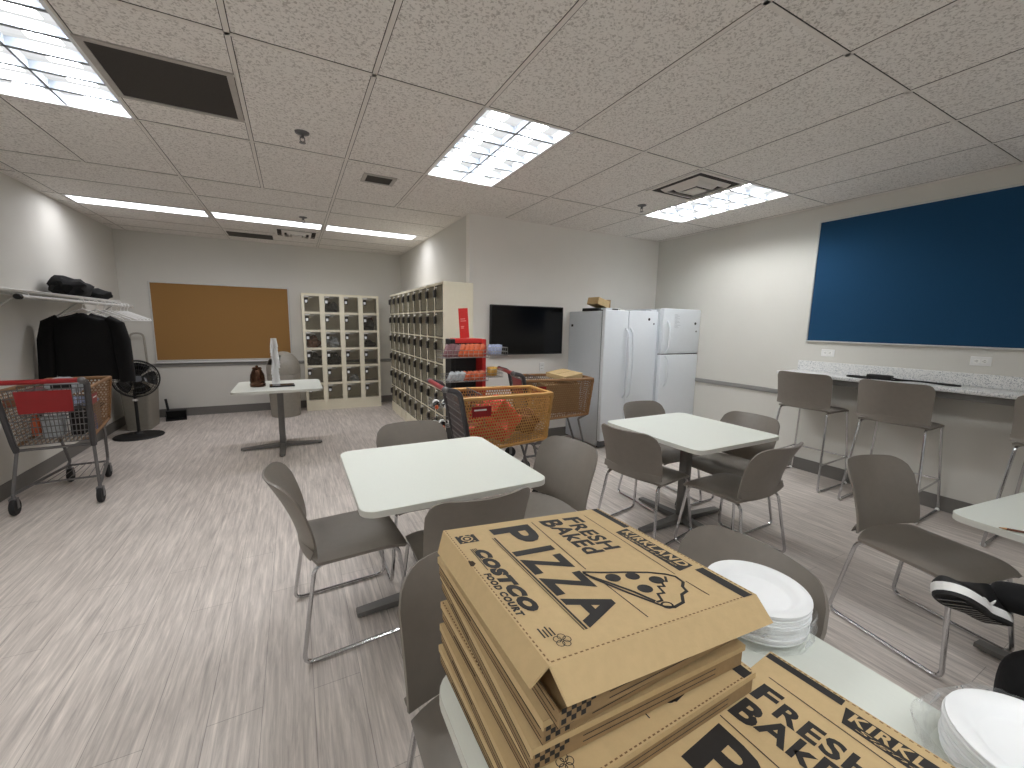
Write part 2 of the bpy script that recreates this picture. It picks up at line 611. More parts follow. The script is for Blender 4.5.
grid = MB()
dark = MB()
def inhole(x, y):
    return any(h[0] + .001 < x < h[1] - .001 and h[2] + .001 < y < h[3] - .001 for h in holes)
def bar_x(y, x0, x1, gap=True):          # bar running along x
    segs = sorted({x0, x1} | {h[0] for h in holes if x0 < h[0] < x1} | {h[1] for h in holes if x0 < h[1] < x1})
    for a, b in zip(segs[:-1], segs[1:]):
        if inhole((a + b) / 2, y):
            continue
        grid.box(a, b, y - .011, y + .011, H - .003, H + .004)
        if gap:
            dark.box(a, b, y - .0150, y - .0112, H - .0014, H + .002)
def bar_y(x, y0, y1):
    segs = sorted({y0, y1} | {h[2] for h in holes if y0 < h[2] < y1} | {h[3] for h in holes if y0 < h[3] < y1})
    for a, b in zip(segs[:-1], segs[1:]):
        if inhole(x, (a + b) / 2):
            continue
        grid.box(x - .011, x + .011, a, b, H - .003, H + .004)
        dark.box(x + .0112, x + .0145, a, b, H - .0014, H + .002)
        dark.box(x - .0140, x - .0112, a, b, H - .0014, H + .002)
for k in range(-3, 2):
    bar_x(Y0 + 1.22 * k, XL, XR)
for y in (4.69, 5.30, 5.97, 6.315, 6.95, 7.50):
    bar_x(y, XL, XJ)
bar_x(Y0 + .61, gx(5), gx(6))
bar_x(Y0 + .36, gx(-1), gx(0), False)
bar_x(Y0 + .90, gx(-1), gx(0), False)
for i in range(-3, 9):
    x = gx(i)
    bar_y(x, YF, Y0 + 1.22)
    if x > XJ:
        bar_y(x, Y0 + 1.22, YT)
    elif i <= 2:
        bar_y(x, Y0 + 1.22, 4.69)
for i in (-3, -1, 1):
    bar_y(gx(i), 4.69, YB)
# wall angle
for a in ((XL, XR, YF, YF + .02), (XL, XL + .02, YF, YB), (XR - .02, XR, YF, YT), (XJ, XR, YT - .02, YT), (XL, XJ, YB - .02, YB), (XJ - .02, XJ, YT, YB)):
    grid.box(a[0], a[1], a[2], a[3], H - .003, H + .004)
struct('ceiling_grid', grid, M['tbar'], smooth=False)
struct('ceiling_grid_gap', dark, M['gap'], smooth=False)

# baseboards and rails
bh = 0.125
struct('baseboard_left', MB().box(XL, XL + .008, YF, YB, 0, bh), M['base'], smooth=False)
struct('baseboard_back', MB().box(XL, XJ, YB - .008, YB, 0, bh), M['base'], smooth=False)
struct('baseboard_alcove', MB().box(XJ - .008, XJ, YT, YB, 0, bh), M['base'], smooth=False)
struct('baseboard_television', MB().box(XJ, XR, YT - .008, YT, 0, bh), M['base'], smooth=False)
struct('baseboard_right', MB().box(XR - .008, XR, YF, YT, 0, bh), M['base'], smooth=False)
struct('trim_1', MB().rbox(XR - .018, XR, 2.47, YT, .775, .825, .005), M['rail'])
struct('trim_2', MB().rbox(XL, XJ, YB - .018, YB, .765, .815, .005), M['rail'])

# ------------------------------------------------------------------ ceiling fittings
def louvre_light(x0, x1, y0, y1, label, nx, ny, glow, name, group):
    cx, cy = (x0 + x1) / 2, (y0 + y1) / 2
    t = thing(name, label, 'ceiling light', (cx, cy, H), 0, group)
    w, d = x1 - x0, y1 - y0
    fr = MB()
    b = .016
    for a in ((-w / 2, w / 2, -d / 2, -d / 2 + b), (-w / 2, w / 2, d / 2 - b, d / 2), (-w / 2, -w / 2 + b, -d / 2 + b, d / 2 - b), (w / 2 - b, w / 2, -d / 2 + b, d / 2 - b)):
        fr.box(a[0], a[1], a[2], a[3], -.004, .075)
    fr.build('frame', M['lightwhite'], t, smooth=False)
    lv = MB()
    iw, idp = w - 2 * b, d - 2 * b
    for i in range(1, nx):
        x = -iw / 2 + iw * i / nx
        lv.add([(x - .006, -idp / 2, 0), (x + .006, -idp / 2, 0), (x + .0015, -idp / 2, .045), (x - .0015, -idp / 2, .045),
                (x - .006, idp / 2, 0), (x + .006, idp / 2, 0), (x + .0015, idp / 2, .045), (x - .0015, idp / 2, .045)],
               [(0, 1, 2, 3), (4, 7, 6, 5), (0, 4, 5, 1), (1, 5, 6, 2), (2, 6, 7, 3), (3, 7, 4, 0)])
    for j in range(1, ny):
        y = -idp / 2 + idp * j / ny
        lv.add([(-iw / 2, y - .012, 0), (-iw / 2, y + .012, 0), (-iw / 2, y + .002, .045), (-iw / 2, y - .002, .045),
                (iw / 2, y - .012, 0), (iw / 2, y + .012, 0), (iw / 2, y + .002, .045), (iw / 2, y - .002, .045)],
               [(0, 1, 2, 3), (4, 7, 6, 5), (0, 4, 5, 1), (1, 5, 6, 2), (2, 6, 7, 3), (3, 7, 4, 0)])
    # small lamp-holder wedges, one per cell
    for i in range(nx):
        for j in range(ny):
            x = -iw / 2 + iw * (i + .5) / nx
            y = -idp / 2 + idp * (j + .12) / ny
            lv.add([(x - .035, y, .03), (x + .035, y, .03), (x + .02, y + .05, .046), (x - .02, y + .05, .046)], [(0, 1, 2, 3)])
    if nx * ny > 1:
        lv.build('louvre', M['louvre'], t, smooth=False)
    lp = MB().add([(-iw / 2, -idp / 2, .06), (iw / 2, -idp / 2, .06), (iw / 2, idp / 2, .06), (-iw / 2, idp / 2, .06)], [(0, 3, 2, 1)])
    lp.build('lamp_panel', glow, t, smooth=False)
    MB().box(-w / 2, w / 2, -d / 2, d / 2, .07, .08).build('housing', M['lightwhite'], t, smooth=False)
    return t
for l in lights:
    louvre_light(*l, 2, 6, M['glow_mid'] if l[2] > 0 and l[0] > .5 else (M['glow_added'] if l[2] < 0 else M['glow']), 'ceiling_light', 'louvred ceiling light panels')
for l in far:
    louvre_light(*l, 1, 1, M['glow_far'], 'ceiling_light_strip', 'long ceiling light strips at the far end')

# return vent
t = thing('return_vent', 'large dark square return vent in a pale frame beside a light panel', 'vent', (-.4975, 2.945, H))
MB().box(-.265, .265, -.26, .26, -.004, .004).build('mesh_panel', M['ventdark'], t, smooth=False)
f = MB()
for a in ((-.295, .295, -.285, -.258), (-.295, .295, .258, .285), (-.295, -.265, -.258, .258), (.265, .295, -.258, .258)):
    f.box(a[0], a[1], a[2], a[3], -.008, .003)
f.build('frame', M['ventframe'], t, smooth=False)

t = thing('exhaust_vent', 'small dark rectangular vent set in one ceiling tile', 'vent', (.717, 3.875, H))
MB().box(-.105, .105, -.085, .085, -.006, .002).build('mesh_panel', M['ventdark'], t, smooth=False)
f = MB()
for a in ((-.135, .135, -.11, -.085), (-.135, .135, .085, .11), (-.135, -.105, -.085, .085), (.105, .135, -.085, .085)):
    f.box(a[0], a[1], a[2], a[3], -.009, .002)
f.build('frame', M['ventframe'], t, smooth=False)

t = thing('dark_vent', 'flat dark return vent far down the ceiling above the cork board', 'vent', (-.48, 7.31, H))
MB().box(-.28, .28, -.17, .17, -.006, .002).build('mesh_panel', M['ventdark'], t, smooth=False)

def diffuser(x, y, s, label, h=0.03):
    t = thing('air_diffuser', label, 'vent', (x, y, H))
    MB().box(-s, s, -s, s, -.003, .002).build('backing', M['gap'], t, smooth=False)
    fr = MB()
    for a in ((-s, s, -s, -s + .03), (-s, s, s - .03, s), (-s, -s + .03, -s + .03, s - .03), (s - .03, s, -s + .03, s - .03)):
        fr.box(a[0], a[1], a[2], a[3], -.008, 0)
    fr.build('frame', M['tbar'], t, smooth=False)
    for k, (q, z) in enumerate(((s * .72, -.006), (s * .46, -.012))):
        cn = MB()
        i = q - .032
        z1 = z - .022
        vs = []
        for r_, zz in ((q, z + .01), (i, z1), (i - .012, z1), (q - .012, z + .012)):
            vs += [(-r_, -r_, zz), (r_, -r_, zz), (r_, r_, zz), (-r_, r_, zz)]
        fs = []
        for a in range(4):
            for b in range(4):
                n2 = (b + 1) % 4
                a2 = (a + 1) % 4
                fs.append((a * 4 + b, a * 4 + n2, a2 * 4 + n2, a2 * 4 + b))
        cn.add(vs, fs)
        cn.build('cone_ring', M['tbar'], t, smooth=False)
    MB().rbox(-s * .24, s * .24, -s * .24, s * .24, -.040, -.033, .003).build('centre_plate', M['tbar'], t)
    MB().tube([(0, 0, -.034), (0, 0, 0)], .012).build('stem', M['steel'], t)
diffuser(3.167, 2.627, .29, 'stepped square air diffuser next to the louvred light above the fridges')
diffuser(.11, 6.79, .27, 'stepped square air diffuser far off, behind the long ceiling light strips')

def sprinkler(x, y, label):
    t = thing('sprinkler_head', label, 'sprinkler', (x, y, H), 0, 'ceiling sprinklers')
    MB().lathe([(.003, 0), (.045, -.001), (.042, -.008), (.02, -.014), (.012, -.016)], 20).build('escutcheon', M['steel'], t)
    b = MB().tube([(0, 0, -.014), (0, 0, -.035)], .011)
    b.tube([(-.012, 0, -.03), (-.014, 0, -.05), (0, 0, -.062)], .003, 6)
    b.tube([(.012, 0, -.03), (.014, 0, -.05), (0, 0, -.062)], .003, 6)
    b.build('body', M['steel'], t)
    MB().lathe([(.002, -.062), (.02, -.063), (.02, -.066), (.002, -.068)], 14).build('deflector', M['steel'], t)
sprinkler(.116, 3.212, 'ceiling sprinkler nearest the big dark return vent')
sprinkler(3.185, 3.27, 'ceiling sprinkler beside the stepped diffuser, near the fridges')
sprinkler(.17, 5.693, 'ceiling sprinkler just in front of the long light strips')

# ------------------------------------------------------------------ wall boards and fittings
def board(name, label, w, h, m, loc, rz, cat, fw=.022):
    t = thing(name, label, cat, loc, rz)
    MB().box(-w / 2 + fw, w / 2 - fw, -.012, -.001, fw, h - fw).build('panel', m, t, smooth=False)
    f = MB()
    for a in ((-w / 2, w / 2, 0, fw), (-w / 2, w / 2, h - fw, h), (-w / 2, -w / 2 + fw, fw, h - fw), (w / 2 - fw, w / 2, fw, h - fw)):
        f.rbox(a[0], a[1], -.02, -.001, a[2], a[3], .004, 1)
    f.build('frame', M['alu'], t)
    return t
t = board('cork_board', 'wide brown cork board in a silver frame on the far wall', 1.79, 1.17, M['cork'], (-.93, YB, .845), 0, 'bulletin board')
MB().rbox(-.885, .885, -.05, -.001, -.025, -.004, .006).build('tray', M['white'], t)
t = board('blue_board', 'large blue felt notice board in a silver frame above the counter', 2.44, 1.2, M['blue'], (XR, 1.165, 1.358), R(-90), 'bulletin board', .016)

def outlet(loc, rz, label, flat=True):
    t = thing('wall_outlet', label, 'outlet', loc, rz)
    Q = TR(ry=R(90)) if flat else TR()
    MB().rbox(-.036, .036, -.006, -.0005, -.058, .058, .003, 1, Q).build('cover_plate', M['white'], t)
    for z0 in (-.021, .021):
        s = MB().rbox(-.016, .016, -.009, -.005, z0 - .015, z0 + .015, .004, 1, Q)
        n0 = len(s.f)
        for q in (-.006, .006):
            s.box(q - .0012, q + .0012, -.0095, -.0088, z0 - .003, z0 + .006, Q)
        s.box(-.002, .002, -.0095, -.0088, z0 - .010, z0 - .006, Q)
        o = s.build('socket', [M['paper'], M['black']], t)
        for p in o.data.polygons[n0:]:
            p.material_index = 1
outlet((XR, 2.173, 1.255), R(-90), 'white sideways wall outlet above the counter behind the first stool')
outlet((XR, 1.125, 1.262), R(-90), 'white sideways wall outlet above the counter, right of the black charger')
outlet((2.80, YT, .95), 0, 'white upright wall outlet under the black television', False)

# counter
t = thing('counter', 'long speckled white counter with backsplash fixed along the right wall', 'counter', (XR, 0, 0))
MB().rbox(-.345, -.001, -.6, 2.46, 1.028, 1.06, .008).build('worktop', M['granite'], t)
MB().rbox(-.022, -.001, -.6, 2.43, 1.0605, 1.163, .004).build('backsplash', M['granite'], t)
MB().box(-.30, -.001, -.58, 2.40, .975, 1.0279).build('apron', M['base'], t, smooth=False)
# charger on the counter
t = thing('power_adapter', 'black charger brick with a looped cord lying on the speckled counter', 'charger', (4.53, 1.66, 1.0605), R(-82))
MB().rbox(-.085, .085, -.04, .04, 0, .042, .008).build('brick', M['black'], t)
pts = [(.084, .0, .02), (.13, .05, .008), (.22, .09, .007), (.33, .06, .007), (.46, .02, .007), (.50, -.02, .007), (.44, -.06, .007), (.33, -.02, .012), (.22, .03, .012), (.14, -.02, .008), (.09, -.06, .007)]
MB().tube(bend(pts, .05, 4), .0065, 6).build('cord', M['black'], t)
pts = [(-.084, 0, .02), (-.11, .05, .008), (-.18, .09, .007), (-.24, .06, .007), (-.23, -.02, .007), (-.16, -.05, .007), (-.09, -.06, .007), (-.04, -.07, .007)]
MB().tube(bend(pts, .04, 4), .0065, 6).build('plug_lead', M['black'], t)
# ------------------------------------------------------------------ chairs, stools, tables
def back_surface(W, z0, zmax, Rc, lean, curve, x0, nv=18, nt=12):
    ss = []
    for j in range(nv + 1):
        q = -1 + 2 * j / nv
        ss.append(math.sin(q * PI / 2) * .6 + q * .4)
    P = []
    for i in range(nt + 1):
        t = i / nt
        row = []
        for s in ss:
            a = abs(s) * W
            zt = zmax
            if a > W - Rc:
                zt = zmax - Rc * (1 - math.sqrt(max(0, 1 - ((a - (W - Rc)) / Rc) ** 2)))
            zb = z0 - .012 * (1 - s * s)
            z = zb + t * (zt - zb)
            h = max(0, (z - z0) / (zmax - z0))
            x = x0 - lean * (h ** 1.5) + curve * (s * s) * (.55 + .45 * h)
            row.append((x, s * W * (.985 + .03 * h), z))
        P.append(row)
    return P

def seat_surface(zs, hw=.225):
    P = []
    n, m = 16, 14
    for i in range(n + 1):
        row = []
        for j in range(m + 1):
            v = -1 + 2 * j / m
            xr = -.205 + .046 * v * v
            x = xr + (.24 - xr) * i / n
            w = hw
            fx = max(0, (x - .14) / .10)
            w = hw - .022 * fx ** 3
            z = zs - .016 * (1 - v * v) * math.exp(-((x + .03) / .14) ** 2) - .032 * max(0, (x - .12) / .12) ** 2.2
            z += .012 * max(0, (-.12 - x) / .1) ** 2
            z -= .012 * max(0, abs(v) - .8) / .2
            row.append((x, v * w, z))
        P.append(row)
    return P

def make_chair(label, stool=False, group=None):
    zs, zt = (.755, 1.085) if stool else (.455, .805)
    t = thing('bar_stool' if stool else 'stacking_chair', label, 'stool' if stool else 'chair', (0, 0, 0), 0, group)
    MB().surf(seat_surface(zs), .016).build('seat', M['plastic'], t, ang=50)
    bk = MB().surf(back_surface(.232, zs + .012, zt, .085 if not stool else .05, .13 if not stool else .06, .085 if not stool else .055, -.205), -.009)
    P = back_surface(.2335, zs + .012, zs + .05, .001, .003, .045, -.210, nt=3)
    bk.surf(P, -.005)
    bk.build('backrest', M['plastic'], t, ang=50)
    for s in (-1, 1):
        f = MB()
        if stool:
            pts = [(.05, s * .19, zs - .03), (-.16, s * .205, zs - .03), (-.26, s * .25, .011), (.265, s * .25, .011), (.2, s * .205, zs - .03), (.0, s * .19, zs - .03)]
        else:
            pts = [(.05, s * .19, zs - .03), (-.17, s * .205, zs - .03), (-.235, s * .25, .011), (.24, s * .25, .011), (.195, s * .205, zs - .035), (.0, s * .19, zs - .03)]
        f.tube(bend(pts, .045 if not stool else .03, 5), .0095, 8)
        f.build('sled_leg', M['chrome'], t)
        if stool:
            MB().tube([(-.225, s * .233, .25), (.243, s * .237, .27)], .007, 7).build('footrest_side', M['chrome'], t)
            for x in (-.24, .24):
                g = MB().sphere((x, s * .25, .016), .016, sub=2)
                g.build('glide', M['white'], t)
    MB().tube([(.1, -.195, zs - .03), (.1, .195, zs - .03)], .008, 7).build('crossbar', M['chrome'], t)
    if stool:
        MB().tube([(.245, -.236, .27), (.245, .236, .27)], .008, 8).build('footrest', M['chrome'], t)
    return t

CH = [  # x, y, facing angle, label
    (.185, 2.075, 4, 'taupe plastic chair at the left side of the middle white table, facing it'),
    (.675, 2.46, -90, 'taupe chair tucked behind the middle white table, only its rounded backrest showing'),
    (1.14, 1.86, 188, 'taupe chair at the right side of the middle white table, facing it'),
    (.66, 1.73, 90, 'taupe chair pushed under the front of the middle table, just behind the pizza boxes'),
    (2.75, 2.42, -92, 'taupe chair behind the table by the fridges, closest to the fridges'),
    (2.22, 2.08, 10, 'taupe chair at the left of the table by the fridges, back turned to the camera'),
    (2.54, 1.61, 92, 'taupe chair at the front of the table by the fridges, seen from its side'),
    (2.92, 1.93, 180, 'taupe chair at the counter side of the table by the fridges'),
    (.445, .79, -90, 'taupe chair behind the pizza table whose backrest rises left of the box stack'),
    (.955, .71, 176, 'taupe chair behind the foam plates on the pizza table, broad rounded backrest'),
    (2.66, .70, -101, 'taupe chair with its seat pushed under the table at the right edge, below the stools'),
    (1.925, -.04, 139, 'taupe chair under the seated person at the right edge'),
]
proto = None
for i, (x, y, a, lab) in enumerate(CH):
    g = 'stacking chairs around the white tables'
    if proto is None:
        proto = make_chair(lab, group=g)
        proto.location = (x, y, 0)
        proto.rotation_euler = (0, 0, R(a))
    else:
        dup(proto, (x, y, 0), R(a), lab)
st = make_chair('taupe bar stool at the far end of the counter, nearest the fridges', True, 'bar stools along the counter')
st.location = (4.43, 2.11, 0)
dup(st, (4.43, 1.45, 0), R(2), 'taupe bar stool in front of the black charger on the counter')
dup(st, (4.43, .58, 0), 0, 'taupe bar stool cut off by the right edge of the picture')

def make_table(label, group):
    t = thing('square_table', label, 'table', (0, 0, 0), 0, group)
    MB().prism(rrect(-.433, .433, -.433, .433, .062), .711, .739).build('tabletop', M['laminate'], t, ang=30)
    e = MB()
    P0, P1 = rrect(-.435, .435, -.435, .435, .064), rrect(-.4331, .4331, -.4331, .4331, .0621)
    n = len(P0)
    vs = [(p[0], p[1], .712) for p in P0] + [(p[0], p[1], .7375) for p in P0] + [(p[0], p[1], .7375) for p in P1] + [(p[0], p[1], .712) for p in P1]
    fs = []
    for i in range(n):
        j = (i + 1) % n
        for k in range(4):
            k2 = (k + 1) % 4
            fs.append((k * n + i, k * n + j, k2 * n + j, k2 * n + i))
    e.add(vs, fs)
    e.build('edge_band', M['tedge'], t)
    MB().rbox(-.032, .032, -.032, .032, .03, .69, .006).build('pedestal', M['tbase'], t)
    u = MB().box(-.28, .28, -.02, .02, .685, .711).box(-.02, .02, -.28, .28, .684, .7105)
    u.build('top_support', M['tbase'], t, smooth=False)
    for k in range(4):
        T_ = TR(rz=k * PI / 2)
        f = MB()
        vs = [(.03, -.034, .055), (.03, .034, .055), (.03, .034, .012), (.03, -.034, .012), (.42, -.026, .03), (.42, .026, .03), (.42, .026, .01), (.42, -.026, .01)]
        f.add(vs, [(0, 1, 2, 3), (4, 7, 6, 5), (0, 4, 5, 1), (1, 5, 6, 2), (2, 6, 7, 3), (3, 7, 4, 0)], T_)
        f.lathe([(.016, 0), (.018, .012)], 12, T_ @ TR(.39, 0, 0))
        f.build('base_leg', M['tbase'], t)
    return t
tp = make_table('white square table in the middle with four taupe chairs round it', 'white square tables')
tp.location = (.632, 2.035, 0)
dup(tp, (2.57, 2.025, 0), 0, 'white square table in front of the two white fridges')
dup(tp, (2.75, .10, 0), R(-7), 'white square table at the right edge with a pencil on it')
dup(tp, (.657, .325, 0), 0, 'white square table nearest the camera, under the pizza boxes')
dup(tp, (-.175, 5.43, 0), 0, 'small white table at the far end carrying cups, a pot and a black tablet')
# ------------------------------------------------------------------ refrigerators
def handle(T_, z0, z1, bow, parent, r=.013):
    pts = [(0, 0, z0), (0, -.045, z0 + .05), (0, -.06 - bow, (z0 + z1) / 2), (0, -.045, z1 - .05), (0, 0, z1)]
    pts = bend(pts, .12, 6)
    m = MB().tube(pts, r, 10, T_)
    return m.build('handle', M['fridge'], parent)
# side by side
W1, D1, H1 = .85, .70, 1.66
t = thing('side_by_side_refrigerator', 'white two-door refrigerator with tall paired handles next to the television', 'refrigerator', (3.62, 4.46, 0))
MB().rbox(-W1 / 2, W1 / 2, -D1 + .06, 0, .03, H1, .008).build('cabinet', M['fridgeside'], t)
for x0, x1, hx in ((-W1 / 2, -.065, -.098), (-.059, W1 / 2, -.026)):
    d = MB().rbox(x0, x1, -D1 - .005, -D1 + .052, .10, H1 + .012, .012, 3).build('door', M['fridge'], t)
    handle(TR(hx, -D1 - .006, 0), .62, 1.46, .012, d)
MB().box(-W1 / 2 + .006, W1 / 2 - .006, -D1 + .0525, -D1 + .0595, .1, H1 - .004).build('gasket', M['gasket'], t, smooth=False)
MB().rbox(-W1 / 2 + .01, W1 / 2 - .01, -D1 + .03, -D1 + .055, .02, .092, .004).build('kick_grille', M['gasket'], t)
for x in (-.36, .36):
    MB().rbox(x - .05, x + .05, -D1 + .01, -D1 + .10, H1 + .013, H1 + .034, .006).build('hinge_cover', M['fridge'], t)
    MB().lathe([(.02, 0), (.02, .03)], 12, TR(x, -.6, 0)).build('foot', M['black'], t)
    MB().lathe([(.02, 0), (.02, .03)], 12, TR(x, -.1, 0)).build('foot', M['black'], t)
MB().lathe([(.001, 0), (.017, 0), (.016, .003), (.001, .004)], 18, TR(.27, -D1 - .0052, 1.575, R(90))).build('badge', M['black'], t)
MB().lathe([(.001, 0), (.012, 0), (.011, .002), (.001, .003)], 18, TR(.355, -D1 - .0052, 1.52, R(90))).build('badge', M['steel'], t)
MB().rbox(-.4345, -.4305, -.10, -.06, 1.47, 1.50, .001, 1).build('side_clip', M['black'], t)

# top freezer
W2, D2, H2 = .685, .78, 1.715
t = thing('top_freezer_refrigerator', 'white refrigerator with a small freezer door on top, in the corner', 'refrigerator', (4.39, 4.46, 0))
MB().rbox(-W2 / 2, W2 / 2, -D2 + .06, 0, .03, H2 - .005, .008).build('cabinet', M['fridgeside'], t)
dz = 1.145
fz = MB().rbox(-W2 / 2, W2 / 2, -D2 - .004, -D2 + .054, dz + .006, H2, .012, 3).build('freezer_door', M['fridge'], t)
dr = MB().rbox(-W2 / 2, W2 / 2, -D2 - .004, -D2 + .054, .09, dz - .006, .012, 3).build('door', M['fridge'], t)
handle(TR(-W2 / 2 + .075, -D2 - .004, 0), dz + .015, 1.56, 0, fz, .012)
handle(TR(-W2 / 2 + .075, -D2 - .004, 0), .74, dz - .015, 0, dr, .012)
MB().box(-W2 / 2 + .004, W2 / 2 - .004, -D2 + .01, -D2 + .0595, dz - .0055, dz + .0055).build('gasket', M['gasket'], t, smooth=False)
MB().rbox(-W2 / 2 + .01, W2 / 2 - .01, -D2 + .03, -D2 + .055, .015, .085, .004).build('kick_grille', M['gasket'], t)
MB().lathe([(.001, 0), (.018, 0), (.017, .003), (.001, .004)], 18, TR(.245, -D2 - .0042, 1.535, R(90))).build('badge', M['black'], fz)
MB().lathe([(.001, 0), (.011, 0), (.01, .004), (.001, .005)], 18, TR(.27, -D2 - .0042, 1.435, R(90))).build('lock', M['gasket'], fz)
for x in (-.28, .28):
    MB().lathe([(.02, 0), (.02, .03)], 12, TR(x, -.1, 0)).build('foot', M['black'], t)
    MB().lathe([(.02, 0), (.02, .03)], 12, TR(x, -.66, 0)).build('foot', M['black'], t)
# faint notice on the freezer door
t = thing('notice_sheet', 'faint grey printed sheet stuck on the freezer door', 'paper', (4.33, 4.46 - D2 - .0056, 1.465))
MB().box(-.09, .09, 0, .001, 0, .19).build('sheet', M['fridge'], t, smooth=False)
ln = MB()
for k in range(11):
    ln.box(-.08, -.08 + .04 + .1 * rnd.random(), -.0006, .0, .012 + k * .016, .016 + k * .016)
ln.build('printing', mat('faint_grey_ink', (176, 181, 187), .8), t, smooth=False)
# boxes on top of the fridge
t = thing('baking_tray', 'flat dark tray lying on top of the two-door refrigerator', 'tray', (3.36, 4.05, H1 + .0005), R(8))
MB().rbox(-.17, .17, -.13, .13, 0, .012, .005).build('bottom', M['black'], t)
b = MB()
for a in ((-.175, .175, -.135, -.125), (-.175, .175, .125, .135), (-.175, -.165, -.125, .125), (.165, .175, -.125, .125)):
    b.rbox(a[0], a[1], a[2], a[3], .0, .035, .003, 1)
b.build('rim', M['black'], t)
def carton(name, label, loc, rz, w, d, h, m, tilt=0):
    t = thing(name, label, 'box', loc, rz)
    t.rotation_euler = (0, tilt, rz)
    MB().rbox(-w / 2, w / 2, -d / 2, d / 2, 0, h, .003, 1).build('carton', m, t)
    f = MB().box(-w / 2 + .004, w / 2 - .004, -.003, .003, h + .0002, h + .0012)
    f.build('tape', M['card2'], t, smooth=False)
    return t
carton('cardboard_carton', 'small tilted brown cardboard carton on the tray on top of the refrigerator', (3.30, 4.03, H1 + .06), R(8), .20, .18, .085, M['card'], R(14))
carton('cardboard_carton', 'smaller brown carton behind the tilted one on top of the refrigerator', (3.45, 4.09, H1 + .0135), R(4), .09, .14, .13, M['card2'])
t = thing('crumpled_paper', 'crumpled white paper at the door edge on top of the refrigerator', 'paper', (3.60, 4.0, H1 + .0005), 0)
MB().sphere((0, 0, .018), .08, (1.1, .9, .32), 3, .5, 3, flat=-.018).build('paper', M['paper'], t)

# ------------------------------------------------------------------ television
t = thing('television', 'black flat television mounted on the wall left of the fridges', 'television', (2.555, YT, 1.12))
MB().rbox(-.51, .51, -.06, -.02, 0, .59, .006).build('housing', M['black'], t)
MB().box(-.497, .497, -.0615, -.0602, .018, .577).build('screen', M['screen'], t, smooth=False)
MB().box(-.2, .2, -.02, -.001, .15, .45).build('wall_mount', M['black'], t, smooth=False)

# ------------------------------------------------------------------ lockers
LW, LD, LH, LB = .2975, .34, 1.925, .16
CH_ = (LH - LB - .02) / 6
def make_locker(label, group, w=LW, st=.03, ra=.010):
    t = thing('locker_unit', label, 'locker', (0, 0, 0), 0, group)
    b = MB()
    b.box(-w / 2, -w / 2 + .008, .0, LD, 0, LH)
    b.box(w / 2 - .008, w / 2, .0, LD, 0, LH)
    b.box(-w / 2 + .008, w / 2 - .008, LD - .006, LD, 0, LH)
    b.box(-w / 2 + .008, w / 2 - .008, 0, LD - .006, LH - .012, LH)
    b.box(-w / 2 + .008, w / 2 - .008, 0, LD - .006, LB - .012, LB)
    b.build('cabinet', M['locker'], t, smooth=False)
    s = MB().box(-w / 2 + .008, w / 2 - .008, .004, .012, 0, LB - .012)
    s.build('base_panel', M['locker'], t, smooth=False)
    f = MB()
    f.box(-w / 2, -w / 2 + st, -.004, 0, 0.0, LH)
    f.box(w / 2 - st, w / 2, -.004, 0, 0.0, LH)
    for k in range(7):
        z = LB + k * CH_
        f.box(-w / 2 + st, w / 2 - st, -.004, 0, z - ra, z + ra)
    f.build('face_frame', M['locker'], t, smooth=False)
    for k in range(1, 6):
        z = LB + k * CH_
        MB().box(-w / 2 + .008, w / 2 - .008, .0, LD - .006, z - .005, z + .005).build('shelf', M['lockerin'], t, smooth=False)
    return t
def add_door(t, k, dark, w=LW):
    z0, z1 = LB + k * CH_ + .013, LB + (k + 1) * CH_ - .013
    st = .020 if dark else .032
    x0, x1 = -w / 2 + st, w / 2 - st
    d = MB()
    e = .006
    for a in ((x0, x1, z0, z0 + e), (x0, x1, z1 - e, z1), (x0, x0 + e, z0 + e, z1 - e), (x1 - e, x1, z0 + e, z1 - e)):
        d.box(a[0], a[1], -.006, .004, a[2], a[3])
    o = d.build('door', M['clearframe'] if dark else M['locker'], t, smooth=False)
    p = MB().box(x0 + e, x1 - e, -.002, .000, z0 + e, z1 - e)
    p.build('pane', M['pane'], o, smooth=False)
    zc = z1 - .085
    out = .034 if dark else .014
    l = MB().rbox(x0 + .006, x0 + .062, -out, -.0062, zc - .042, zc + .042, .006, 1)
    l.build('latch', M['latchdark'] if dark else M['latch'], o)
    g = MB().box(x0 + .016, x0 + .052, -out - .0012, -out - .0002, zc - .034, zc + .01)
    g.build('number_tag', M['lightwhite'] if not dark else M['latch'], o, smooth=False)
    g = MB().box(x0 + .010, x0 + .075, -.0072, -.0062, z1 - .026, z1 - .012)
    g.build('label_holder', M['white'], o, smooth=False)
    if not dark:
        MB().tube(bend([(x0 + .07, .012, z1 - .012), (x0 + .085, .012, z1 - .035), (x0 + .13, .012, z1 - .035), (x0 + .15, .012, z1 - .012)], .02), .006, 6).build('white_arc', M['white'], o)  # white curved arc near the top of the door
    return o
g1 = 'glass-fronted lockers against the far wall'
lk = make_locker('first glass-fronted locker column from the left against the far wall', g1)
for k in range(6):
    add_door(lk, k, False)
lk.location = (.1375 + LW / 2, YB - .005 - LD, 0)
nm = ['second', 'third', 'fourth and last']
for i in range(1, 4):
    dup(lk, (.1375 + LW * (i + .5), YB - .005 - LD, 0), 0, '%s glass-fronted locker column from the left against the far wall' % nm[i - 1])
g2 = 'long bank of lockers along the alcove wall'
W3 = .305
lk2 = make_locker('locker column at the near end of the side bank, beside the red snack rack', g2, W3, .018, .006)
for k in range(6):
    add_door(lk2, k, True, W3)
lk2.location = (1.435, 4.30 + W3 / 2, 0)
lk2.rotation_euler = (0, 0, R(-90))
om = ['second', 'third', 'fourth', 'fifth', 'sixth', 'seventh', 'eighth']
